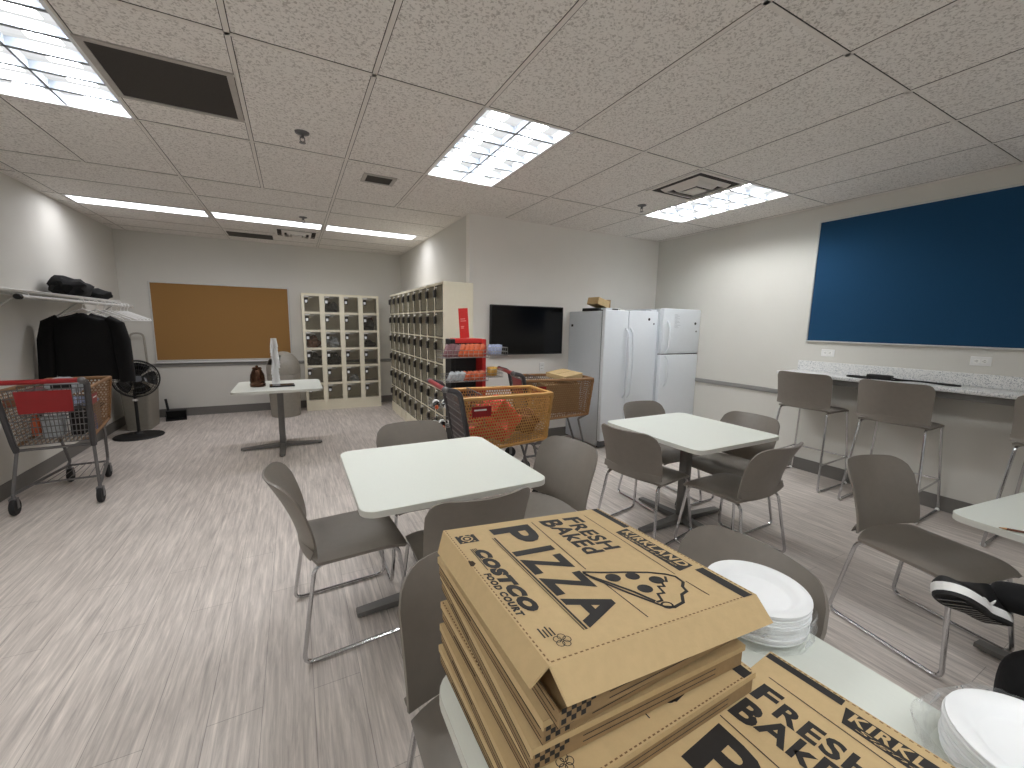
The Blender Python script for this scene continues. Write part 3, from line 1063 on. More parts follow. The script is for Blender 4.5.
for i in range(1, 9):
    lab = '%s locker column of the side bank counted from the snack rack' % om[i - 1] if i < 8 else 'locker column at the far end of the side bank, near the back wall'
    dup(lk2, (1.435, 4.30 + W3 * (i + .5), 0), R(-90), lab)
# things kept in the far lockers  (column, tier from top)
def inlocker(col, tier, name, label, cat, m, sc, seed, dx=0):
    x = .1375 + LW * (col + .5) + dx
    z = LB + (5 - tier) * CH_ + .0055
    r = .1
    o = MB().sphere((0, 0, 0), r, sc, 3, .55, seed, flat=-r * sc[2] * .75).build(name, m)
    o.location = (x, YB - .17, z + r * sc[2] * .75)
    tag(o, label, cat)
inlocker(1, 0, 'folded_hoodie', 'dark hoodie in the top cubby of the second locker column', 'clothing', M['denim'], (.95, .9, 1.0), 1)
inlocker(0, 2, 'brown_bag', 'brown bag in the third cubby down of the first locker column', 'bag', M['brownbag'], (.95, .9, 1.05), 5)
inlocker(0, 3, 'black_backpack', 'black backpack filling the fourth cubby of the first locker column', 'bag', M['black'], (1.0, .95, 1.15), 9)
inlocker(1, 2, 'plastic_bag', 'white plastic bag in the third cubby of the second locker column', 'bag', M['silverbag'], (.95, .9, 1.0), 12)
inlocker(1, 3, 'black_jacket_bundle', 'black bundled jacket in the fourth cubby of the second locker column', 'clothing', M['black'], (1.0, .95, 1.15), 15)
inlocker(3, 1, 'black_bag', 'black bag in the second cubby of the fourth locker column', 'bag', M['black'], (1.0, .9, 1.15), 19)
inlocker(3, 2, 'dark_shoe_bag', 'low dark bag in the third cubby of the fourth locker column', 'bag', M['denim'], (1.0, .9, .7), 23)
inlocker(2, 4, 'lunch_bag', 'small grey and white lunch bag in the fifth cubby of the third locker column', 'bag', M['silverbag'], (.7, .7, .6), 27, .03)

# ------------------------------------------------------------------ shopping carts
def hexpanel(mb, q, nu, nv, thick=.3, T_=None):
    """lattice of hexagonal holes on the quad q (4 corners)"""
    q = [Vector(p) for p in q]
    def at(u, v):
        return (q[0] * (1 - u) + q[1] * u) * (1 - v) + (q[3] * (1 - u) + q[2] * u) * v
    du, dv = 1.0 / nu, 1.0 / nv
    for j in range(nv + 1):
        for i in range(nu + 1):
            cu = (i + (.5 if j % 2 else 0)) * du
            cv = j * dv
            if cu > 1.0001:
                continue
            o, n = [], []
            for k in range(6):
                a = PI / 6 + k * PI / 3
                hx, hy = math.cos(a) * du * .5774, math.sin(a) * dv * .6667
                u, v = min(1, max(0, cu + hx)), min(1, max(0, cv + hy))
                o.append(at(u, v))
                u, v = min(1, max(0, cu + hx * (1 - thick))), min(1, max(0, cv + hy * (1 - thick)))
                n.append(at(u, v))
            b = len(o)
            mb.add(o + n, [(k, (k + 1) % 6, 6 + (k + 1) % 6, 6 + k) for k in range(6)], T_)

def make_cart(label, plastic, loc, rz, flap=True):
    """nose towards +X, handle at -X"""
    t = thing('shopping_cart', label, 'shopping cart', loc, rz, 'shopping carts with plastic baskets')
    zt, zb = .93, .55
    # corners of the basket: rear (r) and front (f), bottom and top
    rt, ft = (-.34, .235), (.43, .20)
    rb, fb = (-.25, .195), (.40, .165)
    def c(a, s, z):
        return (a[0], s * a[1], z)
    for s in (-1, 1):
        m = MB()
        hexpanel(m, [c(rb, s, zb - .04), c(fb, s, zb), c(ft, s, zt), c(rt, s, zt)], 34, 17, .36)
        m.build('basket_side', plastic, t, smooth=False)
    m = MB()
    hexpanel(m, [c(fb, -1, zb), c(fb, 1, zb), c(ft, 1, zt), c(ft, -1, zt)], 16, 17, .42)
    m.build('basket_front', plastic, t, smooth=False)
    m = MB()
    hexpanel(m, [c(rb, -1, zb - .04), c(fb, -1, zb), c(fb, 1, zb), c(rb, 1, zb - .04)], 24, 12, .42)
    m.build('basket_bottom', plastic, t, smooth=False)
    m = MB()
    for s in (-1, 1):
        m.tube([c(rt, s, zt), c(ft, s, zt)], .016, 6)
        m.tube([c(rb, s, zb - .04), c(fb, s, zb)], .013, 6)
        m.tube([c(fb, s, zb), c(ft, s, zt)], .015, 6)
    m.tube([c(ft, -1, zt), c(ft, 1, zt)], .016, 6)
    m.tube([c(fb, -1, zb), c(fb, 1, zb)], .013, 6)
    for k in range(5):       # stacking lugs on the nose corner
        z = zb + .04 + k * .08
        x = fb[0] + (ft[0] - fb[0]) * (z - zb) / (zt - zb)
        y = fb[1] + (ft[1] - fb[1]) * (z - zb) / (zt - zb)
        for s in (-1, 1):
            m.rbox(x - .02, x + .012, s * y - .012, s * y + .012, z - .018, z + .018, .004, 1)
    m.build('basket_rim', plastic, t)
    # side sign plate
    for s in (-1, 1):
        o = MB().surf([[(-.27, s * .2395, .87), (-.26, s * .232, .79)], [(-.11, s * .234, .87), (-.11, s * .2265, .79)]], .004 * s)
        o.build('sign_plate', M['red'], t, smooth=False)
        o = MB().surf([[(-.25, s * .2415, .85), (-.248, s * .2398, .838)], [(-.15, s * .2375, .85), (-.15, s * .2358, .838)]], .001 * s)
        o.build('sign_lettering', M['white'], t, smooth=False)
    # rear uprights and handle
    for s in (-1, 1):
        m = MB()
        m.tube(bend([(-.46, s * .245, 1.01), (-.36, s * .243, .985), (-.27, s * .215, .52), (-.25, s * .21, .46)], .05), .02, 8)
        m.build('side_upright', M['cartdark'], t)
        m = MB().sphere((-.47, s * .245, 1.012), .027, (1, 1, .9), 2)
        m.build('handle_cap', M['cartgrey'], t)
    MB().tube([(-.47, -.24, 1.012), (-.47, .24, 1.012)], .018, 10).build('handle', M['red'], t)
    # rear gate: wire grid
    m = MB()
    def gp(u, v):            # u across -1..1, v up 0..1
        return (-.275 - .075 * v, u * (.195 + .035 * v), .51 + .43 * v)
    for i in range(19):
        u = -1 + 2 * i / 18
        m.tube([gp(u, 0), gp(u, 1)], .003, 5)
    for v in (0, .1, .2, .32, .44, .56, .7, .85, 1):
        m.tube([gp(-1, v), gp(1, v)], .0042, 5)
    m.build('rear_gate', M['cartgrey'], t)
    # folding child seat of wire
    m = MB()
    for i in range(9):
        u = -1 + 2 * i / 8
        m.tube([(-.29, u * .19, .72), (-.14, u * .17, .70), (-.17, u * .19, .95)], .003, 5)
    for z, x in ((.70, -.14), (.82, -.155), (.95, -.17)):
        m.tube([(x, -.185, z), (x, .185, z)], .004, 5)
    m.build('child_seat', M['cartgrey'], t)
    if flap:
        o = MB().surf([[(-.345, -.15, .93), (-.325, -.145, .76)], [(-.345, .15, .93), (-.325, .145, .76)]], -.006)
        o.build('seat_flap', M['red'], t, smooth=False)
    # chassis
    m = MB()
    for s in (-1, 1):
        m.tube(bend([(-.25, s * .21, .47), (-.33, s * .235, .16), (-.30, s * .235, .155), (.36, s * .13, .155), (.40, s * .125, .18), (.30, s * .15, .5)], .05), .0115, 8)
        m.tube([(.30, s * .15, .5), (.40, s * .16, .548)], .0115, 8)
    m.tube([(-.1, -.2, .155), (-.1, .2, .155)], .009, 7)
    m.tube([(.36, -.13, .155), (.36, .13, .155)], .009, 7)
    m.tube([(-.25, -.21, .47), (-.25, .21, .47)], .011, 7)
    m.build('chassis', M['cartgrey'], t)
    m = MB()
    for i in range(7):
        y = -.12 + .24 * i / 6
        m.tube([(-.1, y * 1.5, .165), (.34, y, .165)], .003, 5)
    m.build('lower_rack', M['cartgrey'], t)
    for x, y in ((-.33, .235), (-.33, -.235), (.37, .125), (.37, -.125)):
        f = MB()
        f.box(x - .016, x + .016, y - .022, y - .018, .05, .125)
        f.box(x - .016, x + .016, y + .018, y + .022, .05, .125)
        f.box(x - .018, x + .018, y - .022, y + .022, .118, .13)
        f.tube([(x, y, .125), (x, y, .16)], .012, 8)
        o = f.build('caster', M['steel'], t, smooth=False)
        MB().lathe([(.02, -.015), (.058, -.015), (.0625, -.008), (.0625, .008), (.058, .015), (.02, .015)], 20, TR(x, y, .0625, R(90))).build('wheel', M['rubber'], o)
    return t
make_cart('shopping cart by the coat rack, loaded with goods, its red handle towards the camera', M['tan2'], (-1.70, 4.65, 0), R(94))
make_cart('tan shopping cart with a red bag inside, in front of the snack rack', M['tan'], (1.42, 2.99, 0), R(-4), False)
make_cart('brown shopping cart between the tan cart and the refrigerator', M['tan2'], (2.37, 3.66, 0), R(-10))

# contents of the carts
def rot_in(c, rz, p):
    q = Matrix.Rotation(rz, 3, 'Z') @ Vector(p)
    return (c[0] + q.x, c[1] + q.y, c[2] + q.z)
cA, aA = (-1.70, 4.65, 0), R(94)
def put(o, c, a, p, label, cat, group=None, rz=0, rot=None):
    o.location = rot_in(c, a, p)
    o.rotation_euler = rot if rot else (0, 0, a + rz)
    return tag(o, label, cat, group)
t = thing('snack_pouch', 'grey and white printed pouch on top of the goods in the left cart', 'bag', rot_in(cA, aA, (-.02, -.03, .87)), aA)
MB().sphere((0, 0, .05), .1, (.35, 1.15, .75), 3, .25, 4).build('pouch', M['silverbag'], t)
MB().box(-.04, -.036, -.045, .075, .03, .07).build('print_panel', M['black'], t, smooth=False)
put(MB().rbox(-.07, .07, -.1, .1, 0, .17, .004, 1).build('white_carton', M['paper']), cA, aA, (-.02, .0, .545), 'white carton in the middle of the left cart basket', 'box')
t = thing('sauce_bottle', 'orange bottle standing at the left in the loaded cart', 'bottle', rot_in(cA, aA, (-.08, .145, .545)), aA)
MB().lathe([(.026, 0), (.028, .01), (.028, .11), (.012, .15), (.012, .165)], 16).build('body', M['orange'], t)
MB().lathe([(.014, .165), (.014, .19)], 14).build('cap', M['white'], t)
t = thing('detergent_bottle', 'blue bottle at the right in the loaded left cart', 'bottle', rot_in(cA, aA, (-.03, -.16, .545)), aA)
MB().lathe([(.03, 0), (.032, .01), (.032, .12), (.014, .15), (.014, .16)], 16).build('body', mat('blue_bottle', (52, 84, 140), .3), t)
MB().lathe([(.016, .16), (.016, .185)], 14).build('cap', M['white'], t)
put(MB().sphere((0, 0, .1), .10, (.9, 1.3, 1.0), 3, .4, 8).build('grocery_bag', M['black']), cA, aA, (.30, .0, .57), 'dark bulging grocery bag in the nose of the left cart', 'bag')
put(MB().sphere((0, 0, .05), .09, (.7, 1.2, .6), 3, .4, 31).build('food_packet', M['purple']), cA, aA, (.0, .12, .80), 'mottled food packet lying on the left side of the loaded cart', 'bag')
put(MB().sphere((0, 0, .05), .08, (.7, 1.1, .5), 3, .4, 37).build('food_packet', M['bluepack']), cA, aA, (-.02, -.12, .74), 'pale blue food packet leaning in the right side of the loaded cart', 'bag')
for p, d, m, lab in (((.10, .10, .545), (.16, .14, .20), 'black', 'black box at the left inside the loaded left cart'), ((.10, -.11, .545), (.14, .13, .24), 'steel', 'grey box at the right inside the loaded left cart'),
                     ((-.17, .02, .545), (.10, .11, .16), 'silverbag', 'silver package behind the wire gate of the left cart'), ((-.17, -.12, .545), (.09, .08, .20), 'denim', 'dark narrow package behind the wire gate of the left cart')):
    put(MB().rbox(-d[0] / 2, d[0] / 2, -d[1] / 2, d[1] / 2, 0, d[2], .006, 1).build('goods_package', M[m]), cA, aA, p, lab, 'package')
cB, aB = (1.42, 2.99, 0), R(-4)
put(MB().sphere((0, 0, .14), .15, (1.38, 1.1, 1.12), 4, .45, 2, flat=-.135).build('red_tote_bag', M['redbag']), cB, aB, (.0, 0, .545), 'large crumpled red bag in the tan cart', 'bag')
put(MB().sphere((0, 0, .10), .12, (.9, 1.1, .9), 3, .5, 44, flat=-.1).build('dark_sack', M['brownbag']), cB, aB, (.29, .02, .565), 'dark brown sack in the nose of the tan cart', 'bag')
cC, aC = (2.37, 3.66, 0), R(-10)
t = carton('cardboard_carton', 'flat brown cardboard carton lying on the brown cart by the refrigerator', rot_in(cC, aC, (.19, .0, .932)), aC + R(20), .26, .30, .05, M['card'])
t.rotation_euler = (R(4), R(-6), aC + R(20))
put(MB().rbox(-.2, .2, -.13, .13, 0, .30, .006, 1).build('packing_box', M['card2']), cC, aC, (.12, 0, .57), 'brown packing box inside the brown cart', 'box')
# ------------------------------------------------------------------ coat rack on the left wall
t = thing('wall_shelf', 'grey shelf with a hanging rail below, fixed along the left wall', 'shelf', (XL, 0, 0))
MB().rbox(.001, .33, 3.3, 6.65, 1.655, 1.68, .004, 1).build('shelf_board', M['alu'], t)
MB().tube([(.35, 4.5, 1.622), (.35, 6.95, 1.622)], .016, 10).build('rail', M['alu'], t)
MB().tube([(.35, 4.46, 1.622), (.35, 4.5, 1.622)], .021, 12).build('rail_end', M['black'], t)
for y in (3.7, 4.62, 5.7, 6.6):
    b = MB().tube(bend([(.004, y, 1.40), (.30, y, 1.648), (.004, y, 1.648)], .02), .007, 7)
    b.tube([(.30, y, 1.648), (.35, y, 1.648), (.35, y, 1.634)], .007, 7)
    b.build('bracket', M['alu'], t)
for y, sy, sz, sx, lab in ((5.86, .24, .11, .14, 'larger black bag lying on the wall shelf above the black jacket'), (6.42, .22, .07, .13, 'flatter black bag lying on the wall shelf above the white hangers')):
    o = MB().sphere((0, 0, 0), 1, (sx, sy, sz), 3, .35, y, flat=-sz * .75).build('soft_bag', M['cloth'])
    o.location = (XL + .18, y, 1.6805 + sz * .75)
    tag(o, lab, 'bag')

def hanger_mesh():
    m = MB()
    m.tube(bend([(0, 0, .0), (-.018, 0, -.02 + .0), (-.02, 0, .02), (.012, 0, .026), (.022, 0, -.005), (0, 0, -.04), (0, 0, -.075)], .02, 4), .0035, 6)
    m.tube(bend([(0, 0, -.07), (-.21, 0, -.165), (-.215, 0, -.18), (.215, 0, -.18), (.21, 0, -.165), (0, 0, -.07)], .02, 4), .0058, 7)
    return m
hy = [5.86, 6.06, 6.26, 6.42, 6.55, 6.66, 6.77]
hl = ['white plastic hanger right behind the black jacket on the rail', 'second white plastic hanger behind the black jacket', 'third white plastic hanger behind the black jacket',
      'fourth white plastic hanger behind the black jacket', 'fifth white plastic hanger behind the black jacket', 'last white hanger but one towards the far wall', 'white plastic hanger at the far end of the rail']
h0 = None
XRAIL = XL + .35
for y, l in zip(hy, hl):
    if h0 is None:
        h0 = hanger_mesh().build('clothes_hanger', M['white'])
        tag(h0, l, 'hanger', 'white hangers on the rail')
    else:
        h0c = dup(h0, label=l)
    o = h0 if y == hy[0] else h0c
    o.location = (XRAIL, y, 1.622 + .006)
    o.rotation_euler = (0, 0, R(rnd.uniform(-9, 9)))
o = hanger_mesh().build('clothes_hanger', M['white'])
o.location = (XRAIL + .01, 5.5, 1.628)
tag(o, 'white hanger holding the black jacket', 'hanger', 'white hangers on the rail')

# jacket
t = thing('black_jacket', 'black jacket hanging on the rail of the wall shelf', 'jacket', (XRAIL + .01, 5.5, 0), R(0))
rows = [(1.505, .055, .04, 0), (1.49, .085, .05, 0), (1.46, .19, .065, 0), (1.43, .225, .075, 0), (1.36, .225, .09, 0), (1.2, .22, .10, 0), (1.05, .225, .10, 0), (.93, .235, .10, .01), (.88, .24, .095, .01)]
P = []
for z, w, d, dx in rows:
    row = []
    for k in range(25):
        a = 2 * PI * k / 24
        rr = 1 + .05 * math.sin(5 * a + z * 9) * (1.5 - z if z < 1.4 else .1)
        row.append((dx + w * rr * math.copysign(abs(math.cos(a)) ** .8, math.cos(a)), d * rr * math.copysign(abs(math.sin(a)) ** .8, math.sin(a)), z + .012 * math.sin(3 * a)))
    P.append(row)
MB().surf(P, -.004).build('body', M['cloth'], t)
for s in (-1, 1):
    m = MB()
    pts = [(s * .17, 0, 1.46), (s * .235, -.01, 1.41), (s * .265, -.02, 1.25), (s * .275, -.03, 1.08), (s * .285, -.045, .92), (s * .285, -.05, .845)]
    m.tube(bend(pts, .04, 4), [.05, .06] + [.066] * 30, 10) if False else m.tube(pts, [.045, .066, .068, .064, .06, .06], 12)
    m.build('sleeve', M['cloth'], t)
MB().box(-.035, .035, -.056, -.054, 1.478, 1.486).build('neck_label', M['alu'], t, smooth=False)
MB().box(-.06, .06, -.0900, -.0885, 1.40, 1.408).build('hanger_bar_glint', M['alu'], t, smooth=False) if False else None

# ------------------------------------------------------------------ pedestal fan
t = thing('pedestal_fan', 'black pedestal fan standing on a round base in the far left corner', 'fan', (-1.79, 6.66, 0))
MB().lathe([(.001, .0), (.245, .0), (.25, .008), (.24, .02), (.05, .038), (.03, .06), (.001, .06)], 36).build('base', M['black'], t)
MB().tube([(0, 0, .05), (0, 0, .60)], .017, 10).build('pole', M['black'], t)
MB().lathe([(.018, 0), (.03, .004), (.03, .035), (.018, .04)], 16, TR(0, 0, .45)).build('height_collar', M['chrome'], t)
TF = TR(.04, -.03, .735, R(-4), 0, R(24))
MB().rbox(-.05, .05, .03, .17, -.055, .055, .03, 3, TF).tube([(0, .08, -.14), (0, .08, -.03)], .022, 10, TF).build('motor', M['black'], t)
cg = MB()
for r_, y in ((.225, -.0), (.215, -.045), (.17, -.062), (.11, -.072), (.05, -.078)):
    cg.tube([(r_ * math.cos(2 * PI * k / 40), y, r_ * math.sin(2 * PI * k / 40)) for k in range(40)], .0035 if r_ < .22 else .009, 5, TF, closed=True)
for r_, y in ((.215, .045), (.15, .06), (.07, .068)):
    cg.tube([(r_ * math.cos(2 * PI * k / 40), y, r_ * math.sin(2 * PI * k / 40)) for k in range(40)], .003, 5, TF, closed=True)
for k in range(40):
    a = 2 * PI * k / 40
    c_, s_ = math.cos(a), math.sin(a)
    cg.tube([(.03 * c_, -.08, .03 * s_), (.12 * c_, -.072, .12 * s_), (.19 * c_, -.057, .19 * s_), (.217 * c_, -.04, .217 * s_), (.226 * c_, 0, .226 * s_), (.215 * c_, .045, .215 * s_), (.06 * c_, .068, .06 * s_)], .0017, 4, TF)
cg.build('cage', M['black'], t)
MB().lathe([(.001, -.003), (.035, -.003), (.038, 0), (.035, .008), (.001, .008)], 20, TF @ TR(0, -.08, 0, R(90))).build('badge', M['gasket'], t)
for k in range(5):
    a = 2 * PI * k / 5
    P = []
    for i in range(7):
        u = i / 6
        r_ = .035 + .165 * u
        row = []
        for j in range(5):
            v = -1 + j / 2
            an = a + v * (.30 + .22 * math.sin(u * PI * .8))
            row.append((r_ * math.cos(an), -.005 + .022 * v, r_ * math.sin(an)))
        P.append(row)
    MB().surf(P, .002, TF).build('blade', M['blackgloss'], t)
MB().lathe([(.001, -.03), (.03, -.028), (.036, .02), (.001, .025)], 18, TF @ TR(0, 0, 0, R(90))).build('hub', M['blackgloss'], t)

# ------------------------------------------------------------------ slim bin and folded ladder in the corner
t = thing('slim_bin', 'tall taupe slim bin standing behind the pedestal fan', 'bin', (-1.88, 7.22, 0))
m = MB()
vs = []
for z, w, d in ((0, .125, .21), (.04, .13, .215), (.66, .155, .25), (.68, .165, .26), (.70, .165, .26)):
    vs.append([(p[0], p[1], z) for p in rrect(-w, w, -d, d, .04, 4)])
n = len(vs[0])
fl = [p for r_ in vs for p in r_]
fs = [(k * n + i, k * n + (i + 1) % n, (k + 1) * n + (i + 1) % n, (k + 1) * n + i) for k in range(4) for i in range(n)] + [list(range(n))[::-1]]
m.add(fl, fs)
m.build('body', M['bin'], t)
MB().rbox(-.16, .16, -.255, .255, .695, .725, .012).build('lid', M['bin'], t)
t = thing('folding_step_ladder', 'pale folded step ladder with a rounded top loop leaning in the corner behind the jacket', 'ladder', (-1.985, 7.64, 0))
TL_ = TR(0, 0, 0, R(-5))
MB().tube(bend([(-.12, 0, .012), (-.08, 0, 1.27), (.07, 0, 1.27), (.13, 0, .012)], .07), .014, 8, TL_).build('loop_rail', M['dome'], t)
for z in (.3, .55, .8):
    MB().rbox(-.10, .10, -.035, .012, z - .012, z + .012, .004, 1, TL_).build('step', M['dome'], t)
# dustpan
t = thing('lobby_dustpan', 'small black dustpan standing on the floor near the far baseboard', 'dustpan', (-1.60, 7.60, 0), R(10))
m = MB()
m.box(-.12, .12, -.10, .10, 0, .006).box(-.12, .12, .094, .10, .006, .13).box(-.12, -.114, -.1, .094, .006, .09).box(.114, .12, -.1, .094, .006, .09)
m.add([(-.12, -.02, .13), (.12, -.02, .13), (.12, .1, .13), (-.12, .1, .13)], [(0, 1, 2, 3)])
m.build('pan', M['black'], t, smooth=False)
MB().tube([(-.09, .09, .12), (-.11, .12, .30)], .016, 8).build('handle', M['black'], t)

# ------------------------------------------------------------------ domed trash can
t = thing('domed_trash_can', 'round grey trash can with a domed lid behind the small far table', 'trash can', (-.165, 7.30, 0))
MB().lathe([(.001, 0), (.20, 0), (.205, .02), (.222, .56), (.232, .58), (.232, .66), (.225, .67)], 36, cap=False).build('body', M['dome'], t)
m = MB()
vs, fs = [], []
nA, nZ = 36, 10
for j in range(nZ + 1):
    ph = (PI / 2) * j / nZ
    z = .67 + .06 + .28 * math.sin(ph)
    r_ = .235 * math.cos(ph) if j < nZ else .001
    for i in range(nA):
        vs.append((r_ * math.cos(2 * PI * i / nA), r_ * math.sin(2 * PI * i / nA), z))
for i in range(nA):
    vs.append((.235 * math.cos(2 * PI * i / nA), .235 * math.sin(2 * PI * i / nA), .672))
o0 = (nZ + 1) * nA
for j in range(nZ):
    for i in range(nA):
        if 2 <= j < 6 and (i in (20, 21, 22, 23, 24, 25)):
            continue
        fs.append((j * nA + i, j * nA + (i + 1) % nA, (j + 1) * nA + (i + 1) % nA, (j + 1) * nA + i))
for i in range(nA):
    fs.append((o0 + i, o0 + (i + 1) % nA, (i + 1) % nA, i))
m.add(vs, fs)
m.build('dome_lid', M['dome'], t)
MB().lathe([(.001, .69), (.21, .69), (.2, .72), (.001, .74)], 30).build('inner_liner', M['black'], t)

# ------------------------------------------------------------------ things on the far table
t = thing('coffee_pot', 'brown metallic carafe at the left of the small far table', 'pot', (-.385, 5.40, .7395))
MB().lathe([(.001, 0), (.075, 0), (.078, .015), (.078, .035), (.072, .04), (.076, .06), (.07, .13), (.05, .18), (.044, .195), (.001, .197)], 28).build('body', M['copper'], t)
MB().lathe([(.046, .196), (.05, .2), (.042, .215), (.014, .222), (.012, .235), (.001, .238)], 20).build('lid', M['copper'], t)
MB().tube(bend([(.05, .0, .18), (.115, 0, .185), (.11, 0, .06), (.072, 0, .05)], .03), .008, 8, TR(rz=R(110))).build('handle', M['black'], t)
cupm = MB().lathe([(.001, .10), (.029, .10), (.041, .004), (.044, 0), (.041, .0005), (.028, .097), (.001, .097)], 18, cap=False)
c0 = None
for k in range(13):
    lab = 'topmost white foam cup of the tall upside-down stack on the far table' if k == 12 else 'white foam cup in the tall upside-down stack on the far table, below the top one'
    if c0 is None:
        c0 = cupm.build('foam_cup', M['foam'])
        tag(c0, lab, 'cup', 'foam cups stacked on the far table')
        c = c0
    else:
        c = dup(c0, label=lab)
    dx = .012 if 4 < k < 9 else 0
    c.location = (-.215 + dx + rnd.uniform(-.003, .003), 5.62 + rnd.uniform(-.003, .003), .7395 + k * .036)
t = thing('black_tablet', 'flat black tablet lying on the small far table', 'tablet', (-.145, 5.34, .7395), R(3))
MB().rbox(-.125, .125, -.085, .085, 0, .016, .004).build('body', M['black'], t)
MB().box(-.115, .115, -.075, .075, .0162, .0168).build('screen', M['screen'], t, smooth=False)

# ------------------------------------------------------------------ snack rack
RX, RY = 1.535, 3.92
t = thing('snack_rack', 'red snack display rack with wire baskets at the end of the side lockers', 'display rack', (RX, RY, 0))
MB().rbox(-.155, .165, .06, .075, .08, 1.315, .004, 1).build('back_panel', M['black'], t)
for x, pm in ((-.165, M['black']), (.165, M['redsign'])):
    MB().rbox(x - .022, x + .022, -.10, .075, .0, 1.33, .005, 1).build('side_post', pm, t)
MB().rbox(-.143, .143, -.1, .06, 1.29, 1.335, .004, 1).build('top_cap', M['redsign'], t)
MB().rbox(-.143, .143, -.1, .06, .0, .08, .004, 1).build('base_plinth', M['redsign'], t)
T_ = TR(0, .03, 1.335, 0, R(-4), 0)
s = MB().rbox(-.045, .055, -.004, .004, 0, .30, .002, 1, T_)
s.build('header_sign', M['redsign'], t)
m = MB()
for k, (z, w) in enumerate(((.19, .05), (.17, .06), (.115, .035), (.10, .03))):
    m.box(-.03, -.03 + w, -.0052, -.0045, z, z + .008, T_)
m.build('sign_lettering', mat('pale_red_print', (228, 150, 140), .7), t, smooth=False)
def wire_basket(x0, x1, y0, y1, z0, z1):
    m = MB()
    for z in (z0, (z0 + z1) / 2, z1):
        m.tube([(x0, y0, z), (x1, y0, z), (x1, y1, z), (x0, y1, z)], .0028, 5, closed=True)
    k = 9
    for i in range(k + 1):
        x = x0 + (x1 - x0) * i / k
        m.tube([(x, y0, z1), (x, y0, z0), (x, y1, z0), (x, y1, z1)], .0018, 4)
    for j in range(4):
        y = y0 + (y1 - y0) * j / 3
        m.tube([(x0, y, z1), (x0, y, z0), (x1, y, z0), (x1, y, z1)], .0018, 4)
    m.build('wire_basket', M['wire'], t)
    return (x0, x1, y0, y1, z0, z1)
B = [wire_basket(-.33, .14, -.26, -.105, 1.16, 1.23), wire_basket(-.30, .14, -.26, -.105, .93, 1.0), wire_basket(.19, .38, -.2, .05, 1.17, 1.25), wire_basket(.19, .33, -.2, .05, .95, 1.03), wire_basket(-.42, -.08, -.26, -.105, .70, .77), wire_basket(-.44, -.02, -.26, -.105, .50, .57)]
def packet(m, w, h, d):
    P = []
    for i in range(7):
        u = i / 6
        row = []
        for j in range(5):
            v = j / 4
            b = math.sin(u * PI) ** .6 * math.sin(v * PI) ** .5
            row.append(((u - .5) * w, -d * b / 2, v * h))
        P.append(row)
    o = MB()
    o.surf(P, .001)
    P2 = [[(p[0], -p[1] + .0011, p[2]) for p in row] for row in P]
    o.surf(P2, .001)
    return o
def fill(bk, n, mats, label, group, w, h, tilt, name='snack_packet'):
    x0, x1, y0, y1, z0, z1 = bk
    src = {}
    for k in range(n):
        mm = mats[k % len(mats)] if callable(mats) is False else mats(k)
        x = x0 + .035 + (x1 - x0 - .07) * (k + .5) / n
        loc = (RX + x, RY + (y0 + y1) / 2 - .02 + .012 * (k % 2), z0 + .006)
        if mm.name not in src:
            o = packet(mm, w, h, .03).build(name, mm)
            src[mm.name] = o
        else:
            o = dup(src[mm.name])
        o.location = loc
        o.rotation_euler = (R(rnd.uniform(-14, -4)), R(tilt + rnd.uniform(-5, 5)), R(rnd.uniform(-8, 8)))
        tag(o, label[mm.name] if isinstance(label, dict) else label, 'snack', group)
fill(B[0], 16, lambda k: M['purple'] if k < 6 else M['orange'], {M['purple'].name: 'mauve snack packet in the left part of the upper front basket of the red rack', M['orange'].name: 'orange snack packet leaning in the upper front basket of the red rack'}, 'snack packets in the upper front basket', .05, .125, 20)
fill(B[1], 12, lambda k: M['silverbag'] if k < 5 else M['orange'], {M['silverbag'].name: 'silver snack packet in the second front basket of the red rack', M['orange'].name: 'orange snack packet in the second front basket of the red rack'}, 'snack packets in the second front basket', .05, .09, 25)
fill(B[2], 6, [M['bluepack']], 'blue and white snack packet in the upper side basket beside the television', 'snack packets in the upper side basket', .06, .10, 10)
fill(B[3], 6, [M['yellow']], 'yellow snack packet in the lower side basket of the red rack', 'snack packets in the lower side basket', .055, .09, 10)
def bottle(loc, rot, capm, label):
    t = thing('drink_bottle', label, 'bottle', loc, 0, 'bottles lying in the low baskets of the red rack')
    t.rotation_euler = rot
    MB().lathe([(.001, 0), (.028, 0), (.032, .01), (.032, .10), (.014, .135), (.014, .15)], 14).build('body', M['blackgloss'], t)
    MB().lathe([(.0327, .03), (.0327, .085)], 14, cap=False).build('wrap_label', M['paper'], t)
    MB().lathe([(.001, .17), (.017, .17), (.017, .148)], 12, cap=False).build('cap', capm, t)
for q, (dx, z) in enumerate(((-.36, .74), (-.27, .74), (-.18, .74))):
    bottle((RX + dx, RY - .145, z), (R(100), 0, R(-14)), M['orange'] if q == 0 else M['white'], ['orange-capped dark bottle in the middle low basket behind the tan cart handle', 'first white-capped bottle in the middle low basket', 'second white-capped bottle in the middle low basket'][q])
for q, (dx, z) in enumerate(((-.38, .54), (-.30, .54), (-.21, .54), (-.12, .54))):
    bottle((RX + dx, RY - .145, z), (R(100), 0, R(-14)), M['orange'] if q < 2 else M['white'], ['first orange-capped bottle in the lowest basket of the rack', 'second orange-capped bottle in the lowest basket', 'first white-capped bottle in the lowest basket', 'second white-capped bottle in the lowest basket'][q])
